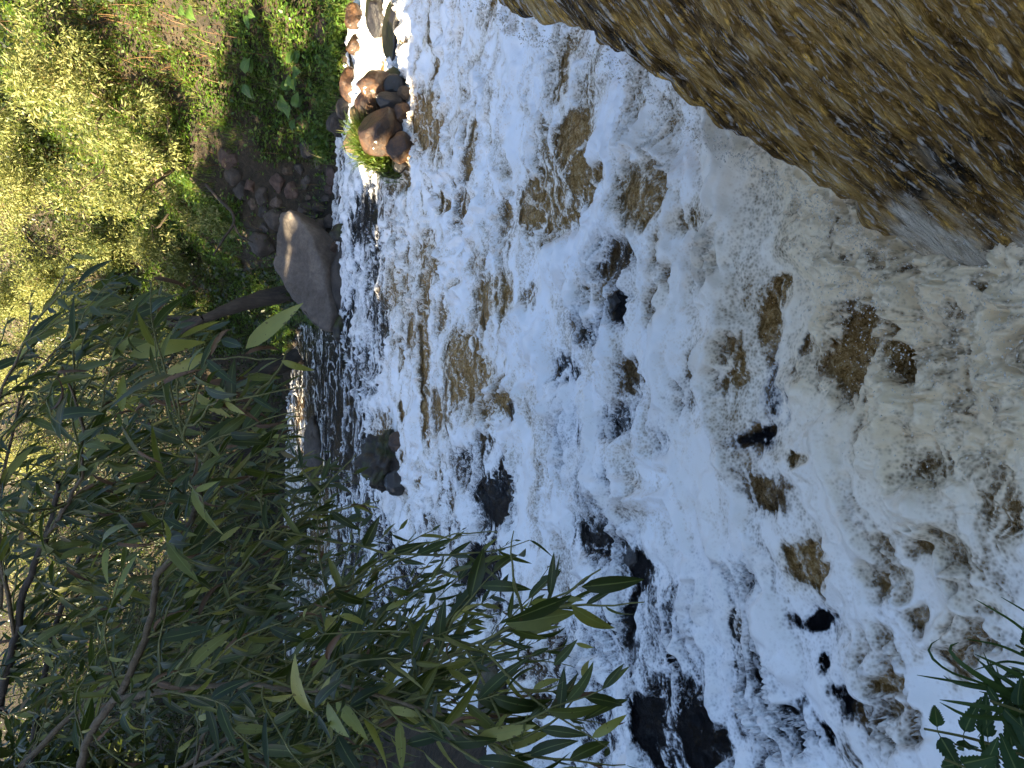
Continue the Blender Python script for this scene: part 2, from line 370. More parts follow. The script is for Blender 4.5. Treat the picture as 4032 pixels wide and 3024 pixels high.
# the current: across the picture far off, bending towards the near bank close by
theta = 0.75 * sstep(3.8, 1.6, Y) * sstep(0.9, -0.6, X) + 0.25 * fbm2(X * .8, Y * .8, 15, 2)
cs_, sn_ = np.cos(theta), np.sin(theta)
SS = X * cs_ + Y * sn_ + 0.16 * w1 + 0.03 * w3; NN = -X * sn_ + Y * cs_ + 0.16 * w2 + 0.03 * w4
def strand(sc, ratio, seed):   # ridges drawn out along the current
    return 1 - np.abs(noise2(SS * sc / ratio + seed, NN * sc, seed)) * 1.9
gap = np.zeros_like(X); tan_s = np.zeros_like(X); tan_w = np.zeros_like(X)
for (hx, hy, ha, hb, ang, dp, tn) in HOLES:
    mk = (np.abs(ox - hx) < 220) & (np.abs(oy - hy) < 320)
    c, s = math.cos(math.radians(ang)), math.sin(math.radians(ang))
    dx = qx[mk] - hx; dy = qy[mk] - hy
    e = np.sqrt(((c * dx + s * dy) / ha) ** 2 + ((-s * dx + c * dy) / hb) ** 2)
    k = sstep(1.66, 0.58, e)
    gap[mk] = np.maximum(gap[mk], dp * k)
    ww = np.exp(-1.5 * e * e); tan_s[mk] += ww * tn; tan_w[mk] += ww
base_tan = np.clip(0.20 + 0.9 * sstep(1700, 700, oy) * sstep(700, 900, ox), 0, 1)
tanf = (tan_s + 0.05 * base_tan) / (tan_w + 0.05)
# network of filaments drawn out by the current
fil = np.maximum(0.5 * strand(3.4, 2.0, 21) + 0.3 * strand(8.0, 2.4, 22) + 0.2 * strand(18.0, 2.6, 23), 0.22)
fil2 = strand(16.0, 2.5, 23)
filament = np.maximum(np.maximum(sstep(0.62, 0.95, strand(5.0, 2.6, 25)), 0.95 * sstep(0.66, 0.96, strand(11.0, 3.0, 24))), 0.85 * sstep(0.66, 0.97, strand(25.0, 3.2, 26)))
far_fil = np.maximum(sstep(0.55, 0.9, strand(1.7, 2.2, 27)), sstep(0.6, 0.92, strand(3.2, 3.0, 28))); kf = sstep(8.5, 12, Y)
filament = filament * (1 - kf) + far_fil * kf
extra = sstep(0.10, 0.45, noise2(SS * 0.9, NN * 2.4, 35) * 0.7 + 0.3 * noise2(SS * 3, NN * 6, 36)) * 0.8
gap = np.maximum(gap, extra * sstep(2.2, 4.2, Y))
lace = sstep(0.05, 0.5, fbm2(SS * 1.3, NN * 2.2, 37, 3)) * 0.42      # where the froth is thin
gap = np.maximum(gap, lace)
f = 0.95 + 0.75 * (fil - 0.66) + 0.16 * fbm2(X * 2.2, Y * 2.2, 31, 3)
f = f - gap * (1.0 - 0.80 * filament * np.clip(1.55 - gap, .35, 1))
far_streak = sstep(9.5, 13, Y) * (0.35 + 0.9 * noise2(X * .6, Y * 1.6, 41)) * (1 - 0.85 * far_fil)
f = f - np.clip(far_streak, 0, .8)
def ridged(sx, seed):
    return 1 - np.abs(noise2(X * sx + 0.7 * w1, Y * sx + 0.7 * w2, seed)) * 1.9
# splash zone at the foot of the fall
bx0, by0, _ = on_z(3700, 1075)
splash = np.exp(-(((X - 0.12) / 0.38) ** 2 + ((Y - 1.25) / 0.55) ** 2)) + 0.8 * sstep(0.55, 0.0, np.abs(Y - (1.35 + 0.62 * X + 0.05)) ) * sstep(-0.1, 0.4, X) * sstep(3.2, 2.2, X)
splash = np.clip(splash, 0, 1)
cover = np.clip(f, -0.5, 1.5)
thick = 0.050 * sstep(0.15, 1.25, cover)
amp = 1.0 - 0.5 * sstep(9, 14, Y)
wave = amp * (0.075 * fbm2(X * 1.1, Y * 1.1, 51, 3) + 0.055 * fbm2(X * 3.1 + .4 * w1, Y * 3.1 + .4 * w2, 52, 3))
lump = 0.075 * (strand(1.7, 1.4, 46) - 0.6) + 0.052 * (strand(2.6, 1.6, 43) - 0.6) + 0.024 * (strand(6.5, 2.0, 44) - .6) + 0.010 * (strand(15.0, 2.2, 45) - .6)
zz = wave + thick * (1 + 0.5 * w1) + np.maximum(sstep(0.3, 0.8, cover) * lump, -0.75 * thick)
churn = fbm2(X * 16 + 1.5 * w3, Y * 16 + 1.5 * w4, 54, 4, 0.62)
billow = 1 - np.abs(fbm2(X * 9 + w3, Y * 9 + w4, 56, 3, 0.6)) * 2.6
zz += splash * (0.050 * churn + 0.030 * np.maximum(billow, -.3) + 0.03 + 0.06 * fbm2(X * 4.5, Y * 4.5, 57, 2))
cover = np.clip(cover - splash * np.clip(0.30 + 1.5 * churn - 0.3 * billow, 0, 0.75) * (0.6 + .4 * w1), -.5, 1.5)
tanf = np.clip(tanf + 0.6 * splash, 0, 1)
beige = np.clip(splash * 1.0 + 0.75 * np.exp(-(((X - 0.5) / 1.1) ** 2 + ((Y - 1.8) / 1.0) ** 2)) + 0.35 * gap * tanf + 0.15 * w1, 0, 1)
dist_sh = sdist(X, Y)
V = np.stack([X, Y, zz + 0.008], 1)
Fq = grid_faces(NR, NT)
keep = (cover[Fq].max(1) > 0.02) & (dist_sh[Fq].min(1) < 0.12)
Fq = Fq[keep]
used = np.zeros(len(V), bool); used[Fq.ravel()] = True
remap = np.cumsum(used) - 1
Fq = remap[Fq]

# foam material
mt, nt, out = mat('river_foam')
tc = nd(nt, 'ShaderNodeTexCoord').outputs['Object']
cv = attr(nt, 'cover'); bg = attr(nt, 'beige')
vor = nd(nt, 'ShaderNodeTexVoronoi'); vor.inputs['Scale'].default_value = 85; nt.links.new(tc, vor.inputs['Vector'])
vor2 = nd(nt, 'ShaderNodeTexVoronoi'); vor2.inputs['Scale'].default_value = 38; nt.links.new(tc, vor2.inputs['Vector'])
fine = ntex(nt, 40, 3, 0.6, tc); mid = ntex(nt, 9, 2, 0.5, tc)
bub = math_n(nt, 'MULTIPLY', math_n(nt, 'ADD', vor.outputs['Distance'], math_n(nt, 'MULTIPLY', vor2.outputs['Distance'], 0.7)), 0.50)
t = math_n(nt, 'ADD', cv, math_n(nt, 'ADD', math_n(nt, 'MULTIPLY', math_n(nt, 'SUBTRACT', bub, 0.36), 0.75), math_n(nt, 'MULTIPLY', math_n(nt, 'SUBTRACT', fine, 0.5), 0.40)))
alpha = nd(nt, 'ShaderNodeMapRange', interpolation_type='SMOOTHSTEP'); nt.links.new(t, alpha.inputs[0])
alpha.inputs[1].default_value = 0.12; alpha.inputs[2].default_value = 0.82
colA = mixc(nt, bg, (0.88, 0.88, 0.88), (0.80, 0.66, 0.44))
thin = nd(nt, 'ShaderNodeMapRange'); nt.links.new(t, thin.inputs[0]); thin.inputs[1].default_value = 0.30; thin.inputs[2].default_value = 0.95
wat = mixc(nt, attr(nt, 'tan'), (0.50, 0.52, 0.56), (0.64, 0.51, 0.34))
colB = mixc(nt, thin.outputs[0], wat, colA)
p = nd(nt, 'ShaderNodeBsdfPrincipled'); nt.links.new(colB, p.inputs['Base Color']); p.inputs['Roughness'].default_value = 0.38
p.inputs['Specular IOR Level'].default_value = 0.35
hh = math_n(nt, 'ADD', math_n(nt, 'MULTIPLY', bub, 0.8), math_n(nt, 'ADD', math_n(nt, 'MULTIPLY', fine, 0.6), math_n(nt, 'MULTIPLY', mid, 1.4)))
nt.links.new(bump(nt, hh, 0.16, 0.010), p.inputs['Normal'])
trn = nd(nt, 'ShaderNodeBsdfTransparent'); mx = nd(nt, 'ShaderNodeMixShader')
nt.links.new(alpha.outputs[0], mx.inputs[0]); nt.links.new(trn.outputs[0], mx.inputs[1]); nt.links.new(p.outputs[0], mx.inputs[2])
nt.links.new(mx.outputs[0], out.inputs[0])
M_FOAM = mt
fo = link('river_foam', mesh_np('river_foam', V[used], Fq, True, {'cover': cover[used], 'beige': beige[used], 'tan': tanf[used]}, (M_FOAM,)))
tag(fo, 'white churned foam drifting over the river below the fall', 'foam', kind='stuff')

# water sheet under the foam
st = 3
sel = np.arange(NR * NT).reshape(NR, NT)[::st, ::st]
Vw = np.stack([X, Y, wave - 0.016 + 0.010 * np.maximum(fil2, -.2) * amp + 0.02 * gap * w3], 1)[sel.ravel()]
mt, nt, out = mat('river_water')
tc = nd(nt, 'ShaderNodeTexCoord').outputs['Object']
tn = attr(nt, 'tan')
n1 = ntex(nt, 22, 6, 0.8, tc, 1.2); n2 = ntex(nt, 80, 3, 0.8, tc, .8); n3 = ntex(nt, 7, 4, 0.6, tc)
mixn = math_n(nt, 'ADD', math_n(nt, 'MULTIPLY', n1, 0.6), math_n(nt, 'MULTIPLY', n2, 0.4))
ctan = ramp(nt, mixn, [(0.37, (0.06, 0.032, 0.009)), (0.45, (0.22, 0.118, 0.032)), (0.52, (0.40, 0.24, 0.085)), (0.58, (0.55, 0.39, 0.19)), (0.66, (0.72, 0.65, 0.52))])
cdark = ramp(nt, mixn, [(0.40, (0.004, 0.004, 0.006)), (0.58, (0.010, 0.010, 0.012)), (0.72, (0.05, 0.05, 0.055))])
col = mixc(nt, ramp(nt, math_n(nt, 'ADD', tn, math_n(nt, 'MULTIPLY', math_n(nt, 'SUBTRACT', n3, 0.5), 0.5)), [(0.2, (0, 0, 0)), (0.75, (1, 1, 1))]), cdark, ctan)
p = nd(nt, 'ShaderNodeBsdfPrincipled'); nt.links.new(col, p.inputs['Base Color']); p.inputs['Roughness'].default_value = 0.16; p.inputs['IOR'].default_value = 1.33; p.inputs['Specular IOR Level'].default_value = 0.3
nt.links.new(bump(nt, math_n(nt, 'ADD', n3, math_n(nt, 'MULTIPLY', n1, 0.5)), 1.0, 0.05), p.inputs['Normal'])
nt.links.new(p.outputs[0], out.inputs[0])
M_WATER = mt
wa = link('river_water', mesh_np('river_water', Vw, grid_faces(*sel.shape), True, {'tan': tanf[sel.ravel()]}, (M_WATER,)))
tag(wa, 'brown river water showing between the foam', None, kind='structure')

# ------------------------------------------------------------------ the brown fall at the right
ZT, XT, X0 = 1.25, 1.5, 0.24
KK = ZT / (XT - 0.28) ** 2
def fall_z(x): return np.where(x < XT, ZT - KK * (XT - x) ** 2, ZT)
EDGE = np.array([(1030, 0), (1090, 48), (1160, 84), (1250, 98), (1330, 140), (1410, 203), (1500, 285), (1600, 345), (1700, 400), (1800, 470), (1880, 535), (1960, 578), (2035, 592)]) * O
ex = []; ey = []
for (ax, ay) in EDGE:
    d = ray(ax, ay); tq = np.linspace(1.2, 3.4, 3000); P = CAM + tq[:, None] * d
    k = np.argmax(P[:, 2] < fall_z(P[:, 0])) if (P[0, 2] > fall_z(P[0, 0])) else 0
    ex.append(P[k, 0]); ey.append(P[k, 1])
ex = np.array(ex); ey = np.array(ey); od = np.argsort(ex); ex = ex[od]; ey = ey[od]
ns, nt_ = 420, 300
xs = np.concatenate([np.linspace(0.16, 1.5, 340), np.linspace(1.51, 3.4, 80)])
yf = np.interp(xs, ex, ey)
yf = np.where(xs > ex[-1], ey[-1] + 0.35 * (xs - ex[-1]), yf)
yf = yf + 0.045 * noise2(xs * 7, xs * 0 + 3.3, 61) + 0.028 * noise2(xs * 19, xs * 0 + 8.3, 62) + 0.018 * noise2(xs * 47, xs * 0 + 1.3, 69)
tv = np.linspace(0, 1, nt_) ** 0.85
XX = np.repeat(xs, nt_); TVv = np.tile(tv, ns)
YN = -0.7
YY = YN + (np.repeat(yf, nt_) - YN) * TVv
ZZ = fall_z(XX); 
sl = np.where(XX < XT, 2 * KK * (XT - XX), 0)
N = np.stack([-sl, 0 * sl, np.ones_like(sl)], 1); N /= np.linalg.norm(N, axis=1)[:, None]
arc = np.cumsum(np.r_[0, np.hypot(np.diff(xs), np.diff(fall_z(xs)))]); S = np.repeat(arc, nt_)
yl = YY + 0.32 * (arc[-1] - S) * 0 
edge_d = np.repeat(yf, nt_) - YY
hgt = 0.018 * fbm2(S * 1.6, yl * 12, 63, 3) + 0.012 * fbm2(S * 4.5, yl * 38, 64, 3) + 0.03 * fbm2(S * 1.0, yl * 3, 65, 2)
hgt += 0.010 * noise2(S * 9, yl * 60, 66)
hgt -= 0.12 * sstep(0.10, 0.0, edge_d) ** 2
Vn = np.stack([XX, YY, ZZ], 1) + N * hgt[:, None]
mt, nt, out = mat('falling_brown_water')
tc = nd(nt, 'ShaderNodeCombineXYZ'); nt.links.new(attr(nt, 's'), tc.inputs[0]); nt.links.new(attr(nt, 't'), tc.inputs[1])
def stretched(sx, sy, sc_, de=5, ro=0.6, di=0.4):
    mp = nd(nt, 'ShaderNodeMapping'); mp.inputs['Scale'].default_value = (sx, sy, 1); nt.links.new(tc.outputs[0], mp.inputs[0])
    return ntex(nt, sc_, de, ro, mp.outputs[0], di)
a = stretched(3.0, 18, 2.0, 4, .6, .8); b = stretched(10, 60, 2.0, 3, 0.6, .8); c = stretched(1.2, 3.0, 2.0, 4, 0.6)
gold_glint = stretched(9, 52, 2.3, 3, .6, .6); grey_glint = stretched(7, 44, 2.7, 3, .6, .6); g3 = stretched(6, 34, 1.7, 3, .6, .8)
mixn = math_n(nt, 'ADD', math_n(nt, 'MULTIPLY', a, 0.36), math_n(nt, 'ADD', math_n(nt, 'MULTIPLY', b, 0.22), math_n(nt, 'MULTIPLY', c, 0.42)))
col = ramp(nt, mixn, [(0.40, (0.018, 0.011, 0.004)), (0.46, (0.12, 0.064, 0.014)), (0.52, (0.32, 0.185, 0.046)), (0.60, (0.54, 0.37, 0.15))])
col = mixc(nt, ramp(nt, gold_glint, [(0.56, (0, 0, 0)), (0.68, (.85, .85, .85))]), col, (0.80, 0.48, 0.10))  # gold glints on the water, painted into its colour as streaks
col = mixc(nt, ramp(nt, g3, [(0.60, (0, 0, 0)), (0.70, (.85, .85, .85))]), col, (0.012, 0.012, 0.014))
col = mixc(nt, ramp(nt, grey_glint, [(0.555, (0, 0, 0)), (0.68, (.9, .9, .9))]), col, (0.66, 0.62, 0.55))  # pale grey highlights, also painted into the colour
wh = attr(nt, 'white')
wmask = math_n(nt, 'ADD', wh, math_n(nt, 'MULTIPLY', math_n(nt, 'SUBTRACT', b, 0.5), 1.3), clamp=True)
col = mixc(nt, math_n(nt, 'MULTIPLY', wmask, wh), col, (0.70, 0.63, 0.50))
p = nd(nt, 'ShaderNodeBsdfPrincipled'); nt.links.new(col, p.inputs['Base Color']); p.inputs['Roughness'].default_value = 0.12; p.inputs['IOR'].default_value = 1.33
nt.links.new(bump(nt, math_n(nt, 'ADD', a, math_n(nt, 'ADD', math_n(nt, 'MULTIPLY', b, 0.6), math_n(nt, 'MULTIPLY', grey_glint, 0.6))), 0.9, 0.035), p.inputs['Normal'])
nt.links.new(p.outputs[0], out.inputs[0])
white = sstep(0.34, 0.0, ZZ + 0.40 * fbm2(S * 3, yl * 9, 67, 3) + 0.2 * noise2(S * 8, yl * 30, 68))
wf = link('waterfall', mesh_np('waterfall', Vn, grid_faces(ns, nt_), True, {'s': S, 't': yl, 'white': white}, (mt,)))
tag(wf, 'sheet of brown water pouring into the foam', None, kind='structure')

# flying drops and strings along the foot and the far edge of the fall
nd_ = 9000
dpos = []; 
q = rng.random(nd_)
xe = 0.2 + 1.1 * rng.random(nd_) ** 1.3
yE = np.interp(xe, ex, ey) 
dz = np.abs(rng.normal(0, 0.07, nd_)) 
Pd = np.stack([xe - rng.random(nd_) * 0.25 * (xe > .3), yE + np.abs(rng.normal(0, 0.11, nd_)) + 0.03 , 0.08 + dz * 1.6], 1)
k = q < 0.45
Pd[k] = np.stack([0.10 + rng.normal(0, 0.16, k.sum()), 1.15 + rng.normal(0, 0.32, k.sum()), 0.10 + np.abs(rng.normal(0, 0.06, k.sum()))], 1)
k = (q > 0.45) & (q < 0.8); xk = 0.25 + 1.0 * rng.random(k.sum())      # drops torn off the edge of the sheet
Pd[k] = np.stack([xk, np.interp(xk, ex, ey) + rng.normal(.01, .025, k.sum()), fall_z(xk) + rng.normal(-.01, .022, k.sum())], 1)
octv = np.array([(1, 0, 0), (-1, 0, 0), (0, 1, 0), (0, -1, 0), (0, 0, 1), (0, 0, -1)], float)
octf = np.array([(0, 2, 4), (2, 1, 4), (1, 3, 4), (3, 0, 4), (2, 0, 5), (1, 2, 5), (3, 1, 5), (0, 3, 5)])
size = 0.0009 + 0.0026 * rng.random(nd_) ** 4
dirs = np.stack([-0.6 + rng.normal(0, .5, nd_), rng.normal(0, .5, nd_), rng.normal(0.2, .8, nd_)], 1); dirs /= np.linalg.norm(dirs, axis=1)[:, None]
elong = 1 + 1.5 * rng.random(nd_) ** 2
Vd = octv[None] * size[:, None, None]
Vd = Vd + dirs[:, None] * ((Vd * dirs[:, None]).sum(-1) * (elong[:, None] - 1))[..., None] + Pd[:, None]
Fd = (octf[None] + (np.arange(nd_) * 6)[:, None, None]).reshape(-1, 3)
mt, nt, out = mat('water_drop'); p = nd(nt, 'ShaderNodeBsdfPrincipled'); p.inputs['Base Color'].default_value = (0.66, 0.60, 0.50, 1); p.inputs['Roughness'].default_value = 0.15
nt.links.new(p.outputs[0], out.inputs[0])
sp = link('spray_drops', mesh_np('spray_drops', Vd.reshape(-1, 3), Fd, True, mats=(mt,)))
tag(sp, 'flying drops of beige spray where the brown water strikes the foam', 'spray', kind='stuff')

# ------------------------------------------------------------------ rocks
def ico(sub):
    bm = bmesh.new(); bmesh.ops.create_icosphere(bm, subdivisions=sub, radius=1.0)
    v = np.array([q.co[:] for q in bm.verts]); fcs = np.array([[w.index for w in q.verts] for q in bm.faces]); bm.free(); return v, fcs
ICO = {k: ico(k) for k in (3, 4, 5)}
def rock_mesh(seed, dims, cuts=7, rough=0.16, sub=4, mats=()):
    v, fc = ICO[sub]; v = v.copy(); r = np.random.default_rng(seed)
    for _ in range(cuts):
        n = r.normal(size=3); n /= np.linalg.norm(n); d = 0.62 + 0.25 * r.random()
        k = v @ n; v = v - n * np.clip(k - d, 0, None)[:, None] * 0.92
    nn = v / np.linalg.norm(v, axis=1)[:, None]
    v = v + nn * (rough * fbm3(v * 1.7 + seed * 3.1, seed, 4) + 0.06 * rough / .16 * fbm3(v * 6 + seed, seed + 9, 3))[:, None]
    v = v * np.asarray(dims)
    return mesh_np('rock', v, fc, True, mats=mats)
rock_n = [0]
def rock(name, pos, dims, material, label, cat='rock', group=None, rot=(0, 0, 0), cuts=7, rough=0.16, sub=4, seed=None):
    rock_n[0] += 1
    o = link(name, rock_mesh(seed or rock_n[0] * 7 + 3, dims, cuts, rough, sub, (material,)), None, pos)
    o.rotation_euler = rot
    return tag(o, label, cat, group)
def rock_img(name, px, py, rpx, rpy, material, label, z=None, group=None, cat='stone', depth_k=1.0, **kw):
    """a rock whose middle is seen at (px,py); rpy = half width across, rpx = half height, in photo pixels"""
    base = hit(px + rpx * 0.7, py) if z is None else on_z(px + rpx * 0.8, py, z)
    d = (base - CAM) @ FV; s = d / FPX
    w = rpy * s; h = rpx * s * 1.08
    pos = base + np.array([0, w * 0.6, h * 0.45])
    return rock(name, pos, (w * 1.05, w * depth_k, h * 1.05), material, label, cat, group, **kw)

# the big slab boulder
FACE = [(1101, 928), (1110, 843), (1143, 827), (1181, 860), (1232, 936), (1274, 1054), (1310, 1248), (1295, 1303), (1262, 1299), (1211, 1249), (1139, 1160), (1067, 1037)]
hp = []
for (fx, fy) in FACE:
    yy = 12.75 - (fx - 1067) / (1310 - 1067) * 0.95
    d = ray(fx, fy); hp.append(CAM + d * (yy / d[1]))
for (fx, fy, yy) in [(1345, 985, 12.2), (1350, 1100, 12.1), (1352, 1240, 12.0), (1345, 1300, 12.0), (1260, 880, 12.6)]:
    d = ray(fx, fy); hp.append(CAM + d * (yy / d[1]))
hp = np.array(hp); bc = hp.mean(0)
back = hp[:12].copy(); back[:, 1] += 0.55; back[:, 2] -= 0.35
allp = np.concatenate([hp, back]) - bc
bm = bmesh.new()
for q in allp: bm.verts.new(q)
bmesh.ops.convex_hull(bm, input=bm.verts[:])
for v in [v for v in bm.verts if not v.link_faces]: bm.verts.remove(v)
bmesh.ops.triangulate(bm, faces=bm.faces[:])
bmesh.ops.bevel(bm, geom=bm.edges[:], offset=0.018, segments=1, affect='EDGES')
bmesh.ops.triangulate(bm, faces=bm.faces[:])
for _ in range(4):
    le = [e for e in bm.edges if e.calc_length() > 0.06]
    if not le: break
    bmesh.ops.subdivide_edges(bm, edges=le, cuts=1); bmesh.ops.triangulate(bm, faces=bm.faces[:])
bm.normal_update()
co = np.array([v.co[:] for v in bm.verts]); no = np.array([v.normal[:] for v in bm.verts])
co = co + no * (0.06 * fbm3(co * 2.6, 5, 4) + 0.030 * fbm3(co * 9, 6, 4))[:, None]
for v, c_ in zip(bm.verts, co): v.co = c_
me = bpy.data.meshes.new('boulder'); bm.to_mesh(me); bm.free(); me.materials.append(M_BOULDER)
for pl in me.polygons: pl.use_smooth = True
o = link('boulder', me, None, bc); tag(o, 'large pale slab boulder leaning over the far edge of the river', 'boulder')
rock('bank_stone', on_z(1345, 1295), (0.20, 0.25, 0.16), M_WET_MOSS, 'dark wet mossy stone under the left tip of the slab boulder', 'stone')
rock('bank_stone', on_z(1350, 1120) + [0, .35, 0], (0.75, 0.35, 0.2), M_STONE_DARK, 'dark stone ledge underneath the slab boulder', 'stone')

STONES = [
 (917, 680, 46, 46, 'D', 'round dark stone in the shady hollow, upper of the pair above the boulder'), (954, 750, 38, 42, 'D', 'dark stone in the shady hollow, lower of the pair'),
 (900, 612, 40, 48, 'R', 'reddish stone at the top of the shady hollow'), (1039, 772, 36, 40, 'D', 'round dark stone at the head of the stone row above the boulder'),
 (1039, 835, 26, 30, 'D', 'small oval dark stone between two round stones'), (1085, 862, 46, 44, 'D', 'smooth dark egg-shaped stone touching the boulder'),
 (1036, 956, 54, 52, 'D', 'largest round dark stone behind the slab boulder'), (1042, 895, 20, 24, 'S', 'small pale stone wedged behind the round dark stones'),
 (1090, 800, 26, 30, 'S', 'brown grey stone just above the slab boulder'), (1094, 711, 34, 44, 'R', 'brown red flat stone by the tufts above the boulder'),
 (1136, 668, 24, 26, 'T', 'small tan stone lit among the weeds'), (1215, 588, 42, 40, 'D', 'dark square stone at the edge of the green weeds'),
 (1209, 717, 28, 30, 'S', 'grey stone in the middle of the earth patch'), (1150, 750, 28, 36, 'R', 'reddish flat stone sunk in the earth patch'),
 (1205, 822, 34, 26, 'D', 'upright dark grey stone above the foam edge'), (1255, 815, 30, 24, 'D', 'dark rounded stone next to the foam edge'),
 (1216, 778, 14, 14, 'S', 'pebble lying on the bare earth, upper one'), (1282, 784, 18, 16, 'S', 'pebble lying on the bare earth, lower one'),
 (1306, 687, 24, 40, 'R', 'pinkish stone at the water edge beside the foam'), (1264, 893, 34, 36, 'S', 'brown grey lump between the slab boulder and the foam'),
 (1233, 920, 22, 30, 'D', 'dark flat stone lying against the boulder face'), (1197, 881, 20, 24, 'B', 'small bluish black stone lying on the boulder end'),
 (1300, 872, 26, 30, 'S', 'brown stone at the foam, right end of the boulder'), (1312, 983, 34, 34, 'R', 'reddish triangular stone under the boulder'),
 (1333, 912, 34, 36, 'M', 'olive mossy stone at the foam under the boulder'), (1330, 486, 42, 52, 'D', 'dark angular stone beside the foam at the foot of the grass'),
 (1270, 96, 44, 60, 'R', 'flat reddish brown rock among the sunlit grass'), (1395, 60, 40, 50, 'W', 'wet brown boulder at the water edge, first from the frame edge'),
 (1398, 176, 34, 46, 'W', 'wet brown boulder at the water edge, second from the frame edge'), (1375, 320, 40, 66, 'W', 'long dark wet boulder at the water edge below the grass'),
 (1352, 420, 30, 40, 'D', 'dark stone at the water edge below the burdock leaves'), (1290, 1330, 0, 0, '', ''),
 (1258, 640, 22, 28, 'S', 'small grey stone between weeds and earth patch'), (1180, 660, 20, 24, 'D', 'small dark stone under the weeds'), (1300, 745, 20, 26, 'R', 'small reddish stone at the earth edge by the foam'),
 (1240, 860, 18, 20, 'S', 'small stone squeezed between the grey lump and the upright stone'), (1000, 800, 22, 26, 'S', 'small brown stone on top of the stone row'), (985, 730, 24, 30, 'R', 'reddish stone between hollow and stone row'),
]
MM = {'D': M_STONE_DARK, 'R': M_STONE_RED, 'S': M_STONE, 'T': M_STONE_TAN, 'W': M_WET, 'B': M_WET_BLACK, 'M': M_WET_MOSS}
for (sx, sy, a, b, k, lb) in STONES:
    if not k: continue
    rock_img('bank_stone', sx, sy, a, b, MM[k], lb, group='stones along the far bank', rough=0.20, cuts=10, sub=4)

# rock island
ISL = 'stones of the little rock island'
def isl(px_, py_, a, b, m_, lb, yy, **kw):
    d = ray(px_, py_); c = CAM + d * (yy / d[1]); s = yy / d[1] / FPX
    return rock('island_rock', c, (1.34 * b * s, kw.pop('dk', 1.15) * b * s, a * s * 1.38), m_, lb, 'rock', ISL, **kw)
isl(1499, 520, 68, 78, M_WET, 'big smooth wet cobble in the middle of the rock island', 7.62, rough=0.07, cuts=6, sub=5)
isl(1490, 340, 62, 46, M_WET, 'dark angular rock at the outer end of the rock island', 7.85, cuts=12, rough=0.14)
isl(1460, 412, 46, 42, M_WET, 'brown rock with flat side behind the black island stone', 7.95, cuts=9)
isl(1540, 408, 46, 38, M_WET_BLACK, 'shiny black wet rock on the island above the big cobble', 7.65, cuts=10, rough=0.1)
isl(1593, 366, 22, 20, M_STONE_TAN, 'small pale round stone at the island waterline', 7.55, rough=.05)
isl(1588, 452, 30, 36, M_WET, 'reddish angular rock at the island waterline', 7.5, cuts=12)
isl(1420, 560, 46, 50, M_STONE_TAN, 'pinkish flat rock at the back of the rock island', 8.1, cuts=9)
isl(1425, 455, 34, 36, M_STONE_TAN, 'tan sunlit stone behind the big cobble', 8.1)
isl(1574, 590, 42, 52, M_WET, 'grooved wet brown rock at the island foot by the grass', 7.45, cuts=9, rough=0.2)
isl(1572, 645, 24, 28, M_WET_BLACK, 'small dark wet rock under the island grass', 7.5)
isl(1590, 520, 40, 70, M_WET_MOSS, 'dark mossy foot stone underneath the big cobble', 7.75, rough=.12)
isl(1555, 338, 34, 34, M_WET_BLACK, 'flat black wet rock at the outer waterline of the island', 7.7, cuts=10)
isl(1545, 620, 70, 60, M_WET_MOSS, 'mossy rock carrying the grass of the island', 7.9, rough=.12)
isl(1560, 430, 60, 120, M_WET_MOSS, 'broad submerged base stone of the rock island', 8.1, rough=.1)
# dark rocks at the frame edge
rock_img('river_rock', 1552, 100, 34, 118, M_WET_BLACK, 'long black wet rock in the foam near the frame edge', z=0, cat='rock', rough=0.12)
rock_img('river_rock', 1485, 30, 44, 90, M_WET_BLACK, 'black wet rock behind the long black rock', z=0, cat='rock', rough=0.12)
# rock in mid stream
rock_img('river_rock', 1520, 1800, 92, 120, M_WET_MOSS, 'craggy dark mossy rock standing in mid stream', z=-0.05, cat='rock', rough=0.60, cuts=12, sub=5)
rock_img('river_rock', 1560, 1900, 50, 52, M_WET_BLACK, 'black wet stone against the craggy mid stream rock', z=-0.02, cat='rock', rough=0.2, cuts=9)
rock_img('river_rock', 1565, 1745, 34, 44, M_WET, 'brown stone at the near foot of the craggy mid stream rock', z=-0.02, cat='rock', rough=0.2, cuts=9)
rock_img('river_rock', 1956, 2800, 60, 170, M_WET_MOSS, 'dark rock by the near bank behind the willow spray', z=-0.02, cat='rock', rough=0.2)
rock_img('river_rock', 1330, 2560, 40, 60, M_STONE_RED, 'pale red stone on the near bank seen through willow leaves', z=0.0, cat='rock')
rock_img('river_rock', 1240, 1800, 36, 160, M_STONE, 'low grey brown rock shelf in the far water', z=-0.03, cat='rock', rough=0.25)
rock_img('river_rock', 1190, 2150, 30, 90, M_STONE, 'low pale rock in the far water behind the willow', z=-0.03, cat='rock', rough=0.25)
rock_img('river_rock', 2436, 1195, 40, 44, M_WET_BLACK, 'jagged black rock poking out of the foam', z=-0.04, cat='rock', rough=0.3, cuts=10)
rock_img('river_rock', 2510, 2230, 44, 80, M_WET_BLACK, 'long black rock breaking the foam below the willow tip', z=-0.07, cat='rock', rough=0.25, cuts=9)
rock_img('river_rock', 3200, 2450, 30, 44, M_WET_BLACK, 'small black rock in the foam near the nettles', z=-0.06, cat='rock', rough=0.25)

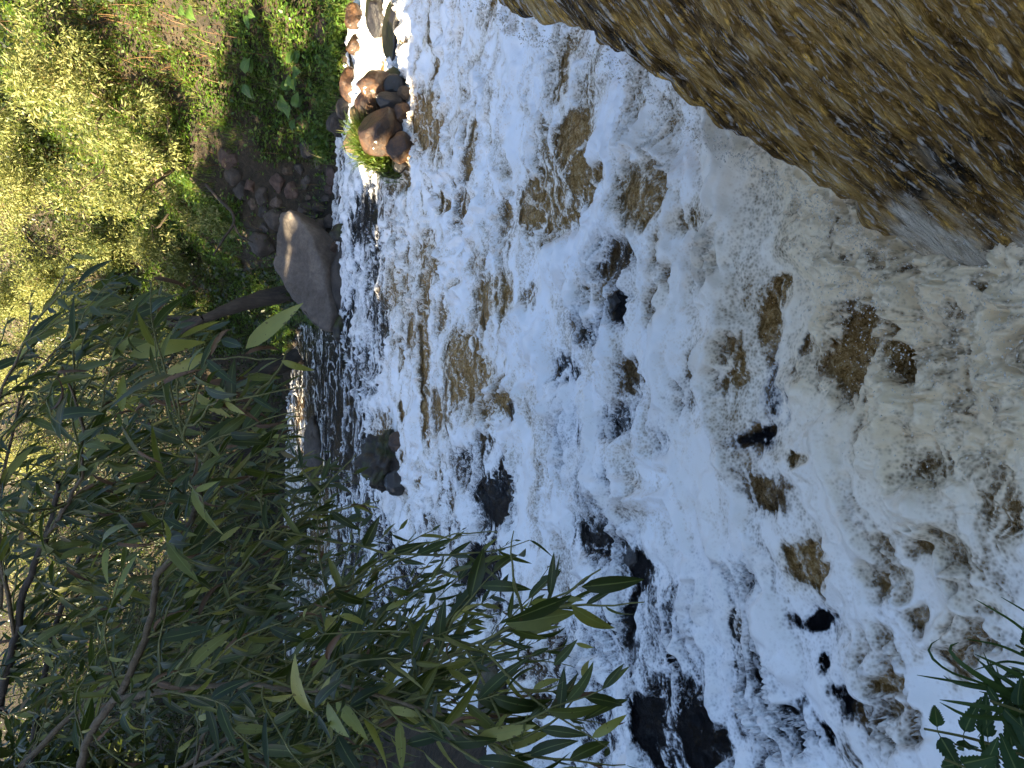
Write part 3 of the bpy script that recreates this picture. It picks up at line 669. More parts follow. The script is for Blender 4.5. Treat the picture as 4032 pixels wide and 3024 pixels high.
# ------------------------------------------------------------------ leaf clouds
def leaf_cloud(P, A, N, L, W, rnd, kind=4):
    """P base, A axis, N normal (unit arrays), L length, W half width -> verts, faces, attr; each leaf a folded blade"""
    n = len(P); B = np.cross(A, N); B /= np.linalg.norm(B, axis=1)[:, None] + 1e-9
    N = np.cross(B, A)
    L = np.broadcast_to(L, n)[:, None]; W = np.broadcast_to(W, n)[:, None]
    if kind == 4:
        pts = [P, P + A * L * .45 + B * W, P + A * L - N * L * .12, P + A * L * .45 - B * W]
        f = np.array([(0, 1, 2, 3)]); k = 4
    else:
        mid1 = P + A * L * .35 - N * W * .25; mid2 = P + A * L * .72 - N * L * .06
        pts = [P, P + A * L * .33 + B * W, P + A * L * .70 + B * W * .75 - N * L * .05, P + A * L - N * L * .16, P + A * L * .70 - B * W * .75 - N * L * .05, P + A * L * .33 - B * W]
        f = np.array([(0, 1, 2, 3), (0, 3, 4, 5)]); k = 6
    V = np.stack(pts, 1).reshape(-1, 3)
    F_ = (f[None] + (np.arange(n) * k)[:, None, None]).reshape(-1, 4)
    return V, F_, np.repeat(np.broadcast_to(rnd, n), k)
def unit(v): return v / (np.linalg.norm(v, axis=-1, keepdims=True) + 1e-9)
def cloud_obj(name, V, Fc, r, material, parent=None, loc=None):
    if loc is not None: V = V - np.asarray(loc)
    return link(name, mesh_np(name, V, Fc, False, {'rnd': r}, (material,)), parent)

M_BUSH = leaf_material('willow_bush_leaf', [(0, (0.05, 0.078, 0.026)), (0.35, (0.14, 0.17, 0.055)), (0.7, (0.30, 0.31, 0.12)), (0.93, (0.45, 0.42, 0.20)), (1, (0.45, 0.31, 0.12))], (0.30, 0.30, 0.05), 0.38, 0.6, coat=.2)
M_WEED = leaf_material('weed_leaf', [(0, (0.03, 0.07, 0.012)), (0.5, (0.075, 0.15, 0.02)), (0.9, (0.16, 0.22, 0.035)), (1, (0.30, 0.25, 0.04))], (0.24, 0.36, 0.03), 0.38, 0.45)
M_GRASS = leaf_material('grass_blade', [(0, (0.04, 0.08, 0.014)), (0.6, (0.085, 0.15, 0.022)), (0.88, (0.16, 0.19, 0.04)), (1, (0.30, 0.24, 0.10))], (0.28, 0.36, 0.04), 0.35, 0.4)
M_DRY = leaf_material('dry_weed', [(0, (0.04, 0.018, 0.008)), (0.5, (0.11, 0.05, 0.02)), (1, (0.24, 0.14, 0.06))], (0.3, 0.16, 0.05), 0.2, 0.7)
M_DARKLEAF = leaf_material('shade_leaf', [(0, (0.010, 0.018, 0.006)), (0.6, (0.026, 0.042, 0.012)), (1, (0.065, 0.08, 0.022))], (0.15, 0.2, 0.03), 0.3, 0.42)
M_BARK = bark_material('willow_bark', (0.014, 0.011, 0.009), (0.058, 0.045, 0.034))
M_BARK_PALE = bark_material('pale_bark', (0.06, 0.042, 0.025), (0.16, 0.12, 0.075), 30)
M_TWIG = bark_material('green_twig', (0.07, 0.075, 0.02), (0.16, 0.15, 0.05), 40)

# weeds and grass over the far right bank
def bank_points(n, x0, x1, y0, y1, dmin, dmax):
    x = rng.uniform(x0, x1, n); y = rng.uniform(y0, y1, n); d = sdist(x, y)
    k = (d > dmin) & (d < dmax); x = x[k]; y = y[k]
    z = ground_z(x, y); P = np.stack([x, y, z], 1)
    qx_, qy_, dp_ = project(P)
    k = (qx_ > -250) & (qx_ < 1500) & (qy_ > -400) & (qy_ < 2700) & (dp_ > 2)
    return P[k], qx_[k], qy_[k]
def not_stony(qx_, qy_):
    st_ = (qx_ > 960) & (qy_ > 640) & (qy_ < 1080)
    return ~st_ | (rng.random(len(qx_)) < 0.07)
P, qx_, qy_ = bank_points(420000, 0.8, 15, 9, 24, 0.04, 8)
patch = fbm2(P[:, 0] * 1.3, P[:, 1] * 1.3, 71, 3)
hollow = (np.abs(qx_ - 900) < 130) & (np.abs(qy_ - 640) < 130)
dryz = np.exp(-((qx_ - 620) / 280) ** 2 - ((qy_ - 150) / 260) ** 2)
k = not_stony(qx_, qy_) & (rng.random(len(P)) < np.clip(0.75 + 1.2 * patch - 0.35 * dryz, 0.12, 1)) & (~hollow | (rng.random(len(P)) < 0.12))
P = P[k]; n = len(P)
hz = 0.02 + 0.30 * rng.random(n) ** 1.6 * np.clip(0.6 + 1.6 * fbm2(P[:, 0] * 2.1, P[:, 1] * 2.1, 72, 2), 0.15, 1.5)
A = unit(np.stack([rng.normal(0, 1, n), rng.normal(-0.3, 1, n), rng.normal(0.1, .35, n)], 1)); N = unit(np.stack([rng.normal(-.15, .4, n), rng.normal(-.25, .4, n), np.ones(n)], 1))
L = 0.035 + 0.05 * rng.random(n)
V, Fc, r = leaf_cloud(P + np.stack([0 * hz, 0 * hz, hz], 1), A, N, L, L * 0.36, np.clip(rng.random(n) * .8 + 0.25 * fbm2(P[:, 0], P[:, 1], 73, 2) + .05, 0, 1), 4)
tag(cloud_obj('ground_cover', V, Fc, r, M_WEED), 'low green leafy weeds covering the far bank', 'weeds', kind='stuff')

def blades(P, Hh, Wd, lean, rnd, seg=3):
    n = len(P); az = rng.uniform(0, 2 * np.pi, n); dr = np.stack([np.cos(az), np.sin(az), 0 * az], 1)
    sd_ = np.stack([-np.sin(az), np.cos(az), 0 * az], 1)
    rows = []
    for s in range(seg + 1):
        t = s / seg
        c = P + dr * (lean * Hh * t ** 1.8)[:, None] + np.stack([0 * az, 0 * az, Hh * (t - 0.35 * lean * t ** 2)], 1)
        w = (Wd * (1 - t) ** 0.7 + 0.0004)[:, None]
        rows += [c - sd_ * w, c + sd_ * w]
    V = np.stack(rows, 1).reshape(-1, 3); k = 2 * (seg + 1)
    f = np.array([(2 * s, 2 * s + 1, 2 * s + 3, 2 * s + 2) for s in range(seg)])
    return V, (f[None] + (np.arange(n) * k)[:, None, None]).reshape(-1, 4), np.repeat(rnd, k)
P, qx_, qy_ = bank_points(170000, 0.8, 12, 9, 20, 0.02, 4.5)
tuft = noise2(P[:, 0] * 2.4, P[:, 1] * 2.4, 75)
k = not_stony(qx_, qy_) & (tuft > 0.12) & (rng.random(len(P)) < 0.5) | ((sdist(P[:, 0], P[:, 1]) < 0.45) & (qy_ < 650) & (rng.random(len(P)) < 0.6))
P = P[k]; n = len(P)
V, Fc, r = blades(P, 0.10 + 0.22 * rng.random(n), 0.003 + 0.003 * rng.random(n), 0.3 + 0.9 * rng.random(n), rng.random(n))
tag(cloud_obj('bank_grass', V, Fc, r, M_GRASS), 'tufts of grass fringing the far bank above the water', 'grass', kind='stuff')
# dry stalks
P, qx_, qy_ = bank_points(42000, 1.5, 15, 10, 24, 0.5, 9)
dryz = np.exp(-((qx_ - 560) / 330) ** 2 - ((qy_ - 180) / 330) ** 2)
k = rng.random(len(P)) < np.clip(dryz * 0.38 + 0.02, 0, 1); P = P[k]; n = len(P)
V, Fc, r = blades(P, 0.25 + 0.7 * rng.random(n), 0.003 + 0.004 * rng.random(n), 0.2 + 1.3 * rng.random(n), rng.random(n), 3)
tag(cloud_obj('dry_weeds', V, Fc, r, M_DRY), 'tangle of dry reddish brown stalks high on the far bank', 'weeds', kind='stuff')

# grass on the rock island
def at_y(px_, py_, yy): d = ray(px_, py_); return CAM + d * (yy / d[1])
n = 3600
gp = np.array([at_y(1440 + 130 * u + rng.normal(0, 22), 640 + 50 * rng.normal() * .55 - 70 * (1 - u), 7.75 + .25 * rng.random()) for u in rng.random(n)])
gp2 = np.array([at_y(1425 + rng.normal(0, 12), 515 + rng.normal(0, 18), 8.0) for u in range(320)])
gp = np.concatenate([gp, gp2]); n = len(gp)
gp[:, 2] = np.maximum(gp[:, 2] - 0.04, 0.0)
V, Fc, r = blades(gp, 0.10 + 0.18 * rng.random(n), 0.004 + 0.004 * rng.random(n), 0.4 + 1.0 * rng.random(n), rng.random(n))
tag(cloud_obj('island_grass', V, Fc, r, M_GRASS), 'bright green grass growing on the rock island', 'grass', kind='stuff')
n = 900
u = rng.random(n); gp = np.array([at_y(1450 + 130 * a_ + rng.normal(0, 20), 630 + 30 * rng.normal() - 60 * (1 - a_), 7.7 + .2 * rng.random()) for a_ in u])
A = unit(rng.normal(0, 1, (n, 3)) + [-.3, -.3, .2]); N = unit(rng.normal(0, .5, (n, 3)) + [-.2, -.3, 1])
V, Fc, r = leaf_cloud(gp, A, N, 0.035 + .03 * rng.random(n), 0.011, rng.random(n) * .9, 6)
tag(cloud_obj('island_herbs', V, Fc, r, M_WEED), 'small leafy herbs in the grass of the rock island', 'herbs', kind='stuff')

# burdock plants: each broad leaf a part
def broad_leaf_mesh(name, mt_, fold=0.18, droop=0.3):
    nl, nw = 9, 5; V = []; 
    for i in range(nl):
        t = i / (nl - 1)
        w = 0.36 * math.sin(math.pi * min(1, t * 0.92 + 0.08)) ** 0.6 * (1 - t ** 3) + 0.003
        for j in range(nw):
            s = (j / (nw - 1)) * 2 - 1
            V.append((s * w, t, fold * abs(s) * w - droop * t * t + 0.03 * math.sin(9 * t + 5 * s) * abs(s)))
    V = np.array(V); U = np.tile(np.linspace(-1, 1, nw), nl)
    return mesh_np(name, V, grid_faces(nl, nw), True, {'u': U}, (mt_,))
M_BURDOCK = leaf_material('burdock_leaf', [(0, (0.05, 0.11, 0.02)), (1, (0.09, 0.17, 0.03))], (0.22, 0.34, 0.03), 0.3, 0.45, use_attr=False, vein=True)
BURD = [broad_leaf_mesh('burdock_leaf', M_BURDOCK, .2, .25), broad_leaf_mesh('burdock_leaf', M_BURDOCK, .1, .45)]
def orient(o, base, axis, normal, scale):
    a = Vector(axis).normalized(); n = Vector(normal); x = a.cross(n).normalized(); n = x.cross(a)
    M = Matrix(((x[0], a[0], n[0], base[0]), (x[1], a[1], n[1], base[1]), (x[2], a[2], n[2], base[2]), (0, 0, 0, 1)))
    o.matrix_world = M @ Matrix.Diagonal((*scale, 1)) if not np.isscalar(scale) else M @ Matrix.Scale(scale, 4)
BP = [(1150, 400, .34, 'burdock with large hanging leaves in the middle of the far bank weeds'), (1180, 300, .26, 'burdock plant with pale leaves nearest the sunlit grass'), (1010, 330, .28, 'burdock plant with yellow green leaves higher on the far bank'),
      (1200, 470, .24, 'small burdock just above the dark angular stone'), (1000, 60, .24, 'burdock in full sun at the edge of the picture'), (760, 30, .26, 'topmost burdock plant beside the dry stalks')]
for (bx_, by_, sz, lb) in BP:
    b0 = hit(bx_ + 20, by_)
    e = empty('burdock_plant', b0, lb, 'plant', 'burdock plants on the far bank')
    c = Cat()
    for k in range(6):
        az = random.uniform(0, 2 * math.pi); 
        out_ = np.array([math.cos(az), math.sin(az) * .8 - 0.35, 0]); tip = np.array([0, -.12, 0.14 + 0.16 * random.random()]) + out_ * 0.12
        V, Fc = tube([(0, 0, -0.05), tip * .6, tip], [.006, .005, .004], 5); link('stalk', mesh_np('stalk', V, Fc, True, mats=(M_TWIG,)), e)
        lf = link('leaf', BURD[k % 2], e)
        ax = out_ + np.array([0, -.25, -0.25 + .4 * random.random()]); nm = np.array([random.gauss(-.2, .2), -0.7, 0.8])
        s_ = sz * random.uniform(.6, 1.1)
        orient(lf, tip, ax, nm, s_); lf.matrix_basis = lf.matrix_world.copy()

# willow bushes and trees on the far bank
def crown_cloud(centers, radii, n, Lr, wratio, hollow=0.55, droop=0.35, kind=4, up=0.7):
    centers = np.asarray(centers, float); radii = np.asarray(radii, float)
    pr = radii.prod(1) ** (2 / 3); ci = rng.choice(len(centers), n, p=pr / pr.sum())
    d = unit(rng.normal(0, 1, (n, 3))); rad = (hollow + (1 - hollow) * rng.random(n)) 
    C = centers[ci]
    P = C + d * rad[:, None] * radii[ci]
    # twiggy clumps: pull the leaves towards random sprays
    cl = fbm3(P * 2.2, 81, 2); keep = cl > -0.08
    P = P[keep]; d = d[keep]; n = len(P)
    A = unit(d * 0.8 + rng.normal(0, .75, (n, 3)) + [0, 0, -droop]); N = unit(rng.normal(0, .55, (n, 3)) + d * .5 + [0, 0, up])
    L = rng.uniform(Lr[0], Lr[1], n)
    r = np.clip(rng.random(n) * 0.75 + 0.3 * fbm3(P * 1.1, 83, 2) + 0.12, 0, 1)
    return leaf_cloud(P, A, N, L, L * wratio, r, kind)
def limbs(base, tips, r0, sides=7):
    res = []
    for tp in tips:
        tp = np.asarray(tp, float); b = np.asarray(base, float)
        m1 = b * .6 + tp * .4 + rng.normal(0, .12, 3); m2 = b * .25 + tp * .75 + rng.normal(0, .12, 3)
        pth = smooth_path([b, m1, m2, tp], 14)
        V, Fc = tube(pth, np.linspace(r0, r0 * .25, 14), sides, .25); res.append(mesh_np('limb', V, Fc, True))
    return res
def add_limbs(name, lm, mt_, e):
    for me_ in lm: me_.materials.append(mt_); link(name, me_, e)
def far_bush(px_, py_, depth, rad, nleaf, lb, mt_=None, Lr=(0.07, 0.13), group='willow bushes on the far bank'):
    h0 = hit(min(px_ + 120, 1300), py_); c0 = h0 + np.array([0, -.25, rad * .55]); gz = float(ground_z(h0[0], h0[1])); base = np.array([h0[0], h0[1], gz])
    e = empty('willow_bush', base, lb, 'bush', group)
    cs = []; rs = []
    for k in range(9):
        cs.append(c0 + rng.normal(0, 1, 3) * rad * [.55, .35, .55]); q_ = rad * rng.uniform(.4, .75); rs.append((q_, q_, q_ * .85))
    V, Fc, r = crown_cloud(cs, rs, int(nleaf * 1.9), Lr, 0.14, 0.35)
    link('crown', mesh_np('crown', V - base, Fc, False, {'rnd': r}, (mt_ or M_BUSH,)), e)
    lm = limbs(np.zeros(3), [np.asarray(q_) - base for q_ in cs[:6]], 0.035, 5)
    add_limbs('stem', lm, M_BARK_PALE, e)
for a_ in [(130, 650, 15.5, 1.25, 9000, 'sunlit olive willow bush at the top of the slope'), (380, 900, 14.5, 1.1, 9000, 'bright sunlit willow bush in the middle of the slope'), (130, 1150, 16.5, 1.3, 9000, 'sunlit willow bush behind the near willow branches'),
           (600, 640, 14.6, .8, 6000, 'small willow bush just above the shady hollow'), (620, 1020, 14.2, .9, 7000, 'willow bush half in shade above the stone row'), (60, 200, 17.5, 1.3, 8000, 'sunlit willow bush in the upper corner beside the dry stalks'),
           (330, 420, 16.5, 1.0, 6000, 'willow bush between the dry stalks and the bright bush'), (720, 1280, 15.0, .8, 6000, 'shaded willow bush beside the leaning trunk'), (40, 1450, 19, 1.6, 8000, 'pale willow bush far up the slope'),
           (430, 1250, 15.5, 1.0, 7000, 'willow bush with sunlit top above the leaning trunk'),
           (560, 820, 14, 1.0, 8000, 'dense willow bush hanging over the shady hollow'), (250, 1080, 18, 1.3, 8000, 'tall willow bush half hidden by the near willow twigs'), (200, 1350, 20, 1.6, 8000, 'willow bush glimpsed behind the near willow stems'), (20, 950, 18, 1.4, 8000, 'uppermost sunlit willow bush at the frame edge'), (-40, 420, 18, 1.4, 8000, 'willow bush cut off by the frame edge above the dry stalks'), (120, 1700, 22, 1.8, 8000, 'willow bush far behind the near willow'), (60, 2050, 22, 1.9, 8000, 'dim willow bush at the far end of the valley')]:
    far_bush(*a_)
def dark_tree(trunk_img, yd, r0, crown, lb, nleaf=9000, mt_=None):
    pth = np.array([at_y(a_, b_, yd + c_) for (a_, b_, c_) in trunk_img]); base = pth[0].copy()
    e = empty('willow_tree', base, lb, 'tree', 'trees on the far bank')
    pp = smooth_path(pth - base, 26); V, Fc = tube(pp, np.linspace(r0, r0 * .5, 26), 12, .22, 5)
    link('trunk', mesh_np('trunk', V, Fc, True, {'rnd': np.full(len(V), .5)}, (M_BARK,)), e)
    cs = [at_y(a_, b_, yd + c_) - base for (a_, b_, c_, q_) in crown]; rs = [(q_, q_, q_ * .8) for (_, _, _, q_) in crown]
    V, Fc, r = crown_cloud(cs, rs, nleaf, (0.06, 0.11), 0.12, 0.3)
    link('crown', mesh_np('crown', V, Fc, False, {'rnd': r}, (mt_ or M_DARKLEAF,)), e)
    lm = limbs(pp[-1], cs, r0 * .35, 7); add_limbs('limb', lm, M_BARK, e)
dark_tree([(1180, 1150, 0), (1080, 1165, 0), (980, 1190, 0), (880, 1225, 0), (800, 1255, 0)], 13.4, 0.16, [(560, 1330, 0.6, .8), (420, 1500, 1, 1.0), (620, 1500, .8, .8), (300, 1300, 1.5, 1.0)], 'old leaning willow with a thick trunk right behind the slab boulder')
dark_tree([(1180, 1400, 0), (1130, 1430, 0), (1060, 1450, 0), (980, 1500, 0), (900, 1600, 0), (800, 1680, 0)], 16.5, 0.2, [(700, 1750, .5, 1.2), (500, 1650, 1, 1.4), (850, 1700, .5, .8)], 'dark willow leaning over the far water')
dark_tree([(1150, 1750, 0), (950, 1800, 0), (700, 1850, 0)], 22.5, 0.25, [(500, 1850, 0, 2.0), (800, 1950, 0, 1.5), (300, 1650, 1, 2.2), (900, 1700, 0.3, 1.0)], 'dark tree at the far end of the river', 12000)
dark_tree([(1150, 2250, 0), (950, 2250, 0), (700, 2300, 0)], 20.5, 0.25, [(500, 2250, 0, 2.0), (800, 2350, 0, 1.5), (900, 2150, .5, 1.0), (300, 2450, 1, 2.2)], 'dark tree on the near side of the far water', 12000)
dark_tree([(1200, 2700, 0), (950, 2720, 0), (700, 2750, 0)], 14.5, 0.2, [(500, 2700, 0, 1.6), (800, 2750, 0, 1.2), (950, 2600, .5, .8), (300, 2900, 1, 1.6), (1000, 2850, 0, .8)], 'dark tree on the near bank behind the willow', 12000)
# bare dead branch above the stones
bp = [at_y(810, 725, 13.3), at_y(868, 790, 13.2), at_y(918, 835, 13.1), at_y(925, 880, 13.1), at_y(880, 940, 13.0), at_y(840, 1005, 13.0)]
c = Cat(); V, Fc = tube(smooth_path(bp, 20), np.linspace(.034, .014, 20), 7, .3); c.add(V, Fc)
V, Fc = tube(smooth_path([at_y(922, 885, 13.1), at_y(945, 930, 13.0), at_y(995, 955, 12.9)], 9), np.linspace(.025, .01, 9), 6, .3); c.add(V, Fc)
tag(link('dead_branch', c.mesh('dead_branch', (M_BARK,))), 'bare forked dead branch hanging over the dark stones', 'branch')
# leafy undergrowth in the shade at the far end and along the near bank
n = 260000
x = rng.uniform(-16, 12, n); y = rng.uniform(8, 34, n); d = sdist(x, y)
a_, b_, _ = project(np.stack([x, y, ground_z(x, y) + .4], 1))
k = (d > 0.05) & (d < 12) & (a_ > -150) & (b_ > -100) & (b_ < 3150) & ((b_ > 1050) | (a_ < 420)) & (rng.random(n) < np.where(b_ > 1500, 0.85, 0.55)); x = x[k]; y = y[k]; d = d[k]; n = len(x)
zg = ground_z(x, y); hz = rng.random(n) ** 1.4 * (0.4 + 1.4 * sstep(0, 2, d)) * np.clip(.7 + 1.4 * fbm2(x * .9, y * .9, 76, 2), .1, 2)
A = unit(rng.normal(0, 1, (n, 3)) + [0, -.2, -.1]); N = unit(rng.normal(0, .5, (n, 3)) + [0, -.4, .8]); L = rng.uniform(.06, .14, n)
V, Fc, r = leaf_cloud(np.stack([x, y, zg + hz], 1), A, N, L, L * .28, rng.random(n), 4)
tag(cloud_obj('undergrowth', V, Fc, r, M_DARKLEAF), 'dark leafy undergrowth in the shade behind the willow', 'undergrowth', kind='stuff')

# trees of the near-left bank, outside the picture: they keep the evening sun off the river
def shade_tree(x_, y_, top, rad, lb, n=9000):
    gz = float(ground_z(x_, y_)); base = np.array([x_, y_, gz])
    e = empty('alder_tree', base, lb, 'tree', 'trees of the near bank that shade the river')
    pth = smooth_path([(0, 0, -.2), (.1, .1, top * .4), (0, 0, top * .8 - gz)], 14); V, Fc = tube(pth, np.linspace(.2, .05, 14), 9, .2)
    link('trunk', mesh_np('trunk', V, Fc, True, {'rnd': np.full(len(V), .5)}, (M_BARK,)), e)
    cs = []; rs = []; hh_ = max(0.8, (top - gz))
    for k in range(12):
        t = (k + .5) / 12; cs.append((rng.normal(0, rad * .3), rng.normal(0, rad * .35), hh_ * (0.12 + .76 * t))); q_ = rad * (1.0 - .45 * abs(t - .5)) * .75; rs.append((q_, q_, hh_ * .13))
    V, Fc, r = crown_cloud(cs, rs, n, (0.22, 0.40), 0.36, 0.1, kind=4)
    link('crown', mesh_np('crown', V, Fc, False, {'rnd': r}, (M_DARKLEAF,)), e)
    lm = limbs(pth[5], cs[4:], .06, 5); add_limbs('limb', lm, M_BARK, e)
for (x_, y_, tp, rd) in [(-6.8, -4.2, 5.5, 2.1), (-6.6, -1.2, 5.4, 2.0), (-6.6, 1.5, 5.4, 1.9), (-6.9, 3.6, 5.8, 1.4), (-7.1, 5.7, 4.3, 1.1), (-7.4, 7.9, 4.5, 1.3), (-7.6, 9.5, 6.1, 1.7), (-7.7, 11.0, 6.9, 1.7), (-7.8, 12.6, 7.5, 1.8), (-8.4, 15, 8.8, 2.0), (-9.5, 18, 10.4, 2.3), (-10.5, 21.5, 12.2, 2.5)]:
    shade_tree(x_, y_, tp, rd, 'leafy alder of the tree row on the near bank')

# ------------------------------------------------------------------ near willow
def willow_leaf_mesh(name, mt_, bend, twist, curl, width=0.15, ser=0.0):
    nl = 8; V = []; 
    for i in range(nl):
        t = i / (nl - 1)
        w = width * (math.sin(math.pi * min(1.0, 0.04 + t ** 0.85 * 0.96)) ** 0.85) * (1.0 - 0.25 * t) + 0.004
        if t < 0.1: w = 0.006
        ang = twist * t; cy = math.sin(bend * t) / bend; cz = -(1 - math.cos(bend * t)) / bend
        for s in (-1, 0, 1):
            lx = s * w * math.cos(curl * abs(s)); lz = abs(s) * w * math.sin(curl)
            V.append((lx * math.cos(ang) - lz * math.sin(ang), cy, cz + lx * math.sin(ang) + lz * math.cos(ang)))
    return mesh_np(name, np.array(V), grid_faces(nl, 3), True, {'u': np.tile([-1., 0, 1], nl)}, (mt_,))
M_LEAF = leaf_material('willow_leaf', [(0, (0.009, 0.020, 0.007)), (0.5, (0.026, 0.040, 0.010)), (0.72, (0.064, 0.080, 0.017)), (1, (0.17, 0.17, 0.036))], (0.16, 0.22, 0.02), 0.28, 0.44, use_attr=False, spots=0.55, vein=True, coat=0.35)
M_LEAF_Y = leaf_material('yellow_willow_leaf', [(0, (0.20, 0.22, 0.05)), (1, (0.32, 0.31, 0.09))], (0.4, 0.4, 0.05), 0.35, 0.45, use_attr=False, spots=0.75, vein=True)
M_LEAF_B = leaf_material('withered_willow_leaf', [(0, (0.06, 0.035, 0.02)), (1, (0.17, 0.10, 0.06))], (0.2, 0.1, 0.04), 0.2, 0.7, use_attr=False, spots=0.4)
M_LEAF_C = leaf_material('willow_leaf_far', [(0, (0.009, 0.020, 0.006)), (0.5, (0.028, 0.040, 0.010)), (0.82, (0.07, 0.08, 0.02)), (0.94, (0.2, 0.2, 0.05)), (1, (0.14, 0.08, 0.04))], (0.18, 0.24, 0.03), 0.3, 0.38)
WL_G = [willow_leaf_mesh('willow_leaf', M_LEAF, b_, t_, c_, w_) for (b_, t_, c_, w_) in [(.3, .2, .35, .13), (.7, -.3, .3, .14), (.1, .5, .45, .115), (1.0, .1, .25, .125), (.5, -.6, .5, .105), (-.4, .2, .3, .135)]]
WL_Y = [willow_leaf_mesh('yellow_leaf', M_LEAF_Y, b_, t_, c_, w_) for (b_, t_, c_, w_) in [(.3, .2, .2, .13), (.9, -.4, .3, .12)]]
WL_B = [willow_leaf_mesh('withered_leaf', M_LEAF_B, b_, t_, c_, w_) for (b_, t_, c_, w_) in [(1.8, 1.2, .9, .10), (2.4, -1.5, 1.0, .09)]]

def branch_path(pts):  # (px,py,depth)
    return np.array([at(*q_) for q_ in pts])
WX = [-200, 0, 300, 600, 900, 1120, 1200, 1250, 1450, 1550, 2050, 2400, 2540, 2560]
WY = [850, 880, 950, 1080, 1150, 1200, 1330, 1750, 1800, 2030, 2060, 2180, 2300, 3200]
def in_willow(P):   # the willow leans out this far over the river
    a_, b_, d_ = project(P); return b_ > np.interp(a_, WX, WY, right=9999)
def make_willow(label, branches, root, twig_n, leaf_len, seed, per_leaf=300, twig_len=(0.22, 0.5), droop=0.45, bias=(0.45, -0.1, -0.35), group='near willow', gapx=0.029, dens=1.2):
    r = np.random.default_rng(seed); random.seed(seed)
    e = empty('willow', root, label, 'willow', group); root = np.asarray(root, float)
    anchors = []; adir = []
    for (pts, r0, r1, mt_, nt_w) in branches:
        nt_w = int(nt_w * dens)
        P = branch_path(pts); n_ = max(10, 6 * len(P)); pp = smooth_path(P, n_)
        pp[1:-1] += 0.005 * np.stack([noise2(np.arange(n_) * .35, np.full(n_, seed + k_ * 3.7), k_) for k_ in range(3)], 1)[1:-1]
        V, Fc = tube(pp - root, np.linspace(r0, r1, n_) * .78, 8, .12, seed)
        link('branch', mesh_np('branch', V, Fc, True, {'rnd': np.full(len(V), .5)}, (mt_,)), e)
        tdir = np.gradient(pp, axis=0)
        ii = np.sort(r.integers(2, n_, nt_w))
        for i_ in ii: anchors.append((pp[i_], unit(tdir[i_])))
    tw = Cat(); leaves = []
    for (b0, td) in anchors:
        ln = r.uniform(*twig_len)
        d0 = unit(td * r.uniform(.2, .9) + r.normal(0, .5, 3) + np.asarray(bias))
        npt = 9; pt = [b0]; d_ = d0.copy()
        for s in range(npt - 1):
            d_ = unit(d_ + np.array([0, 0, -droop * 0.16]) + r.normal(0, .10, 3)); pt.append(pt[-1] + d_ * ln / (npt - 1))
        pt = np.array(pt)
        if not in_willow(pt[-1]): continue
        V, Fc = tube(pt - root, np.linspace(.0028, .0009, npt), 5); tw.add(V, Fc, r.random())
        nl = int(ln / gapx); side = 1
        for q_ in range(nl):
            t = (q_ + 1.0) / nl; pos_i = t * (npt - 1) * .999; i0 = int(pos_i); p_ = pt[i0] + (pt[min(i0 + 1, npt - 1)] - pt[i0]) * (pos_i - i0)
            tg = unit(pt[min(i0 + 1, npt - 1)] - pt[max(i0 - 1, 0)])
            sd = unit(np.cross(tg, [0.2, -.5, 1]) + r.normal(0, .35, 3)); side = -side
            ax = unit(tg * r.uniform(.45, 1.0) + sd * side * r.uniform(.4, .9) + np.array([0, 0, -.30]) + r.normal(0, .15, 3))
            nm = unit(np.array([0, -.35, 1]) + r.normal(0, .55, 3))
            leaves.append((p_, ax, nm, leaf_len * (.32 + .8 * r.random() ** 1.4) * (1.0 - .25 * (t > .93))))
    leaves = [q_ for q_ in leaves if in_willow(q_[0] + q_[1] * q_[3])]
    link('twigs', tw.mesh('twigs', (M_TWIG,)), e)['kind'] = 'stuff'
    # leaves that show largest become parts of their own
    def vis(q_):
        a_, b_, d_ = project(q_[0] + q_[1] * q_[3] * .5); ok = (-40 < a_ < 4070) and (-40 < b_ < 3060)
        return q_[3] / d_ * (1 if ok else 0)
    leaves.sort(key=vis, reverse=True)
    inv = e.matrix_world.inverted()
    for i_, (p_, ax, nm, L_) in enumerate(leaves[:per_leaf]):
        u_ = random.random()
        ms = WL_B if u_ < .10 else WL_Y if u_ < .21 else WL_G
        o_ = link('leaf', ms[random.randrange(len(ms))], e)
        orient(o_, p_ - root, ax, nm, L_); o_.matrix_basis = o_.matrix_world.copy()
    rest = leaves[per_leaf:]
    if rest:
        P = np.array([q_[0] for q_ in rest]); A = np.array([q_[1] for q_ in rest]); N = np.array([q_[2] for q_ in rest]); L = np.array([q_[3] for q_ in rest])
        V, Fc, rr_ = leaf_cloud(P - root, A, N, L, L * .14, r.random(len(P)) ** 1.3, 6)
        o_ = link('foliage', mesh_np('foliage', V, Fc, False, {'rnd': rr_}, (M_LEAF_C,)), e); o_['kind'] = 'stuff'
    return e
BK, PB, TW = M_BARK_PALE, M_BARK_PALE, M_TWIG
make_willow('near willow whose thick brown branch runs up through the leaves',
  [([(316, 3060, 1.75), (346, 2891, 1.7), (462, 2745, 1.65), (516, 2648, 1.6), (577, 2514, 1.6), (601, 2380, 1.58), (608, 2283, 1.55), (705, 2156, 1.52), (765, 2016, 1.5), (796, 1883, 1.45), (802, 1816, 1.42)], .0125, .006, BK, 26),
   ([(802, 1816, 1.42), (900, 1690, 1.38), (996, 1567, 1.35), (1106, 1445, 1.3), (1140, 1372, 1.28)], .005, .002, TW, 8),
   ([(802, 1816, 1.42), (729, 1743, 1.4), (705, 1600, 1.36), (690, 1470, 1.33)], .004, .0018, TW, 7)],
  (-1.9, 1.5, .2), 0, .098, 101, twig_len=(.2, .42), bias=(.35, -.05, -.2))
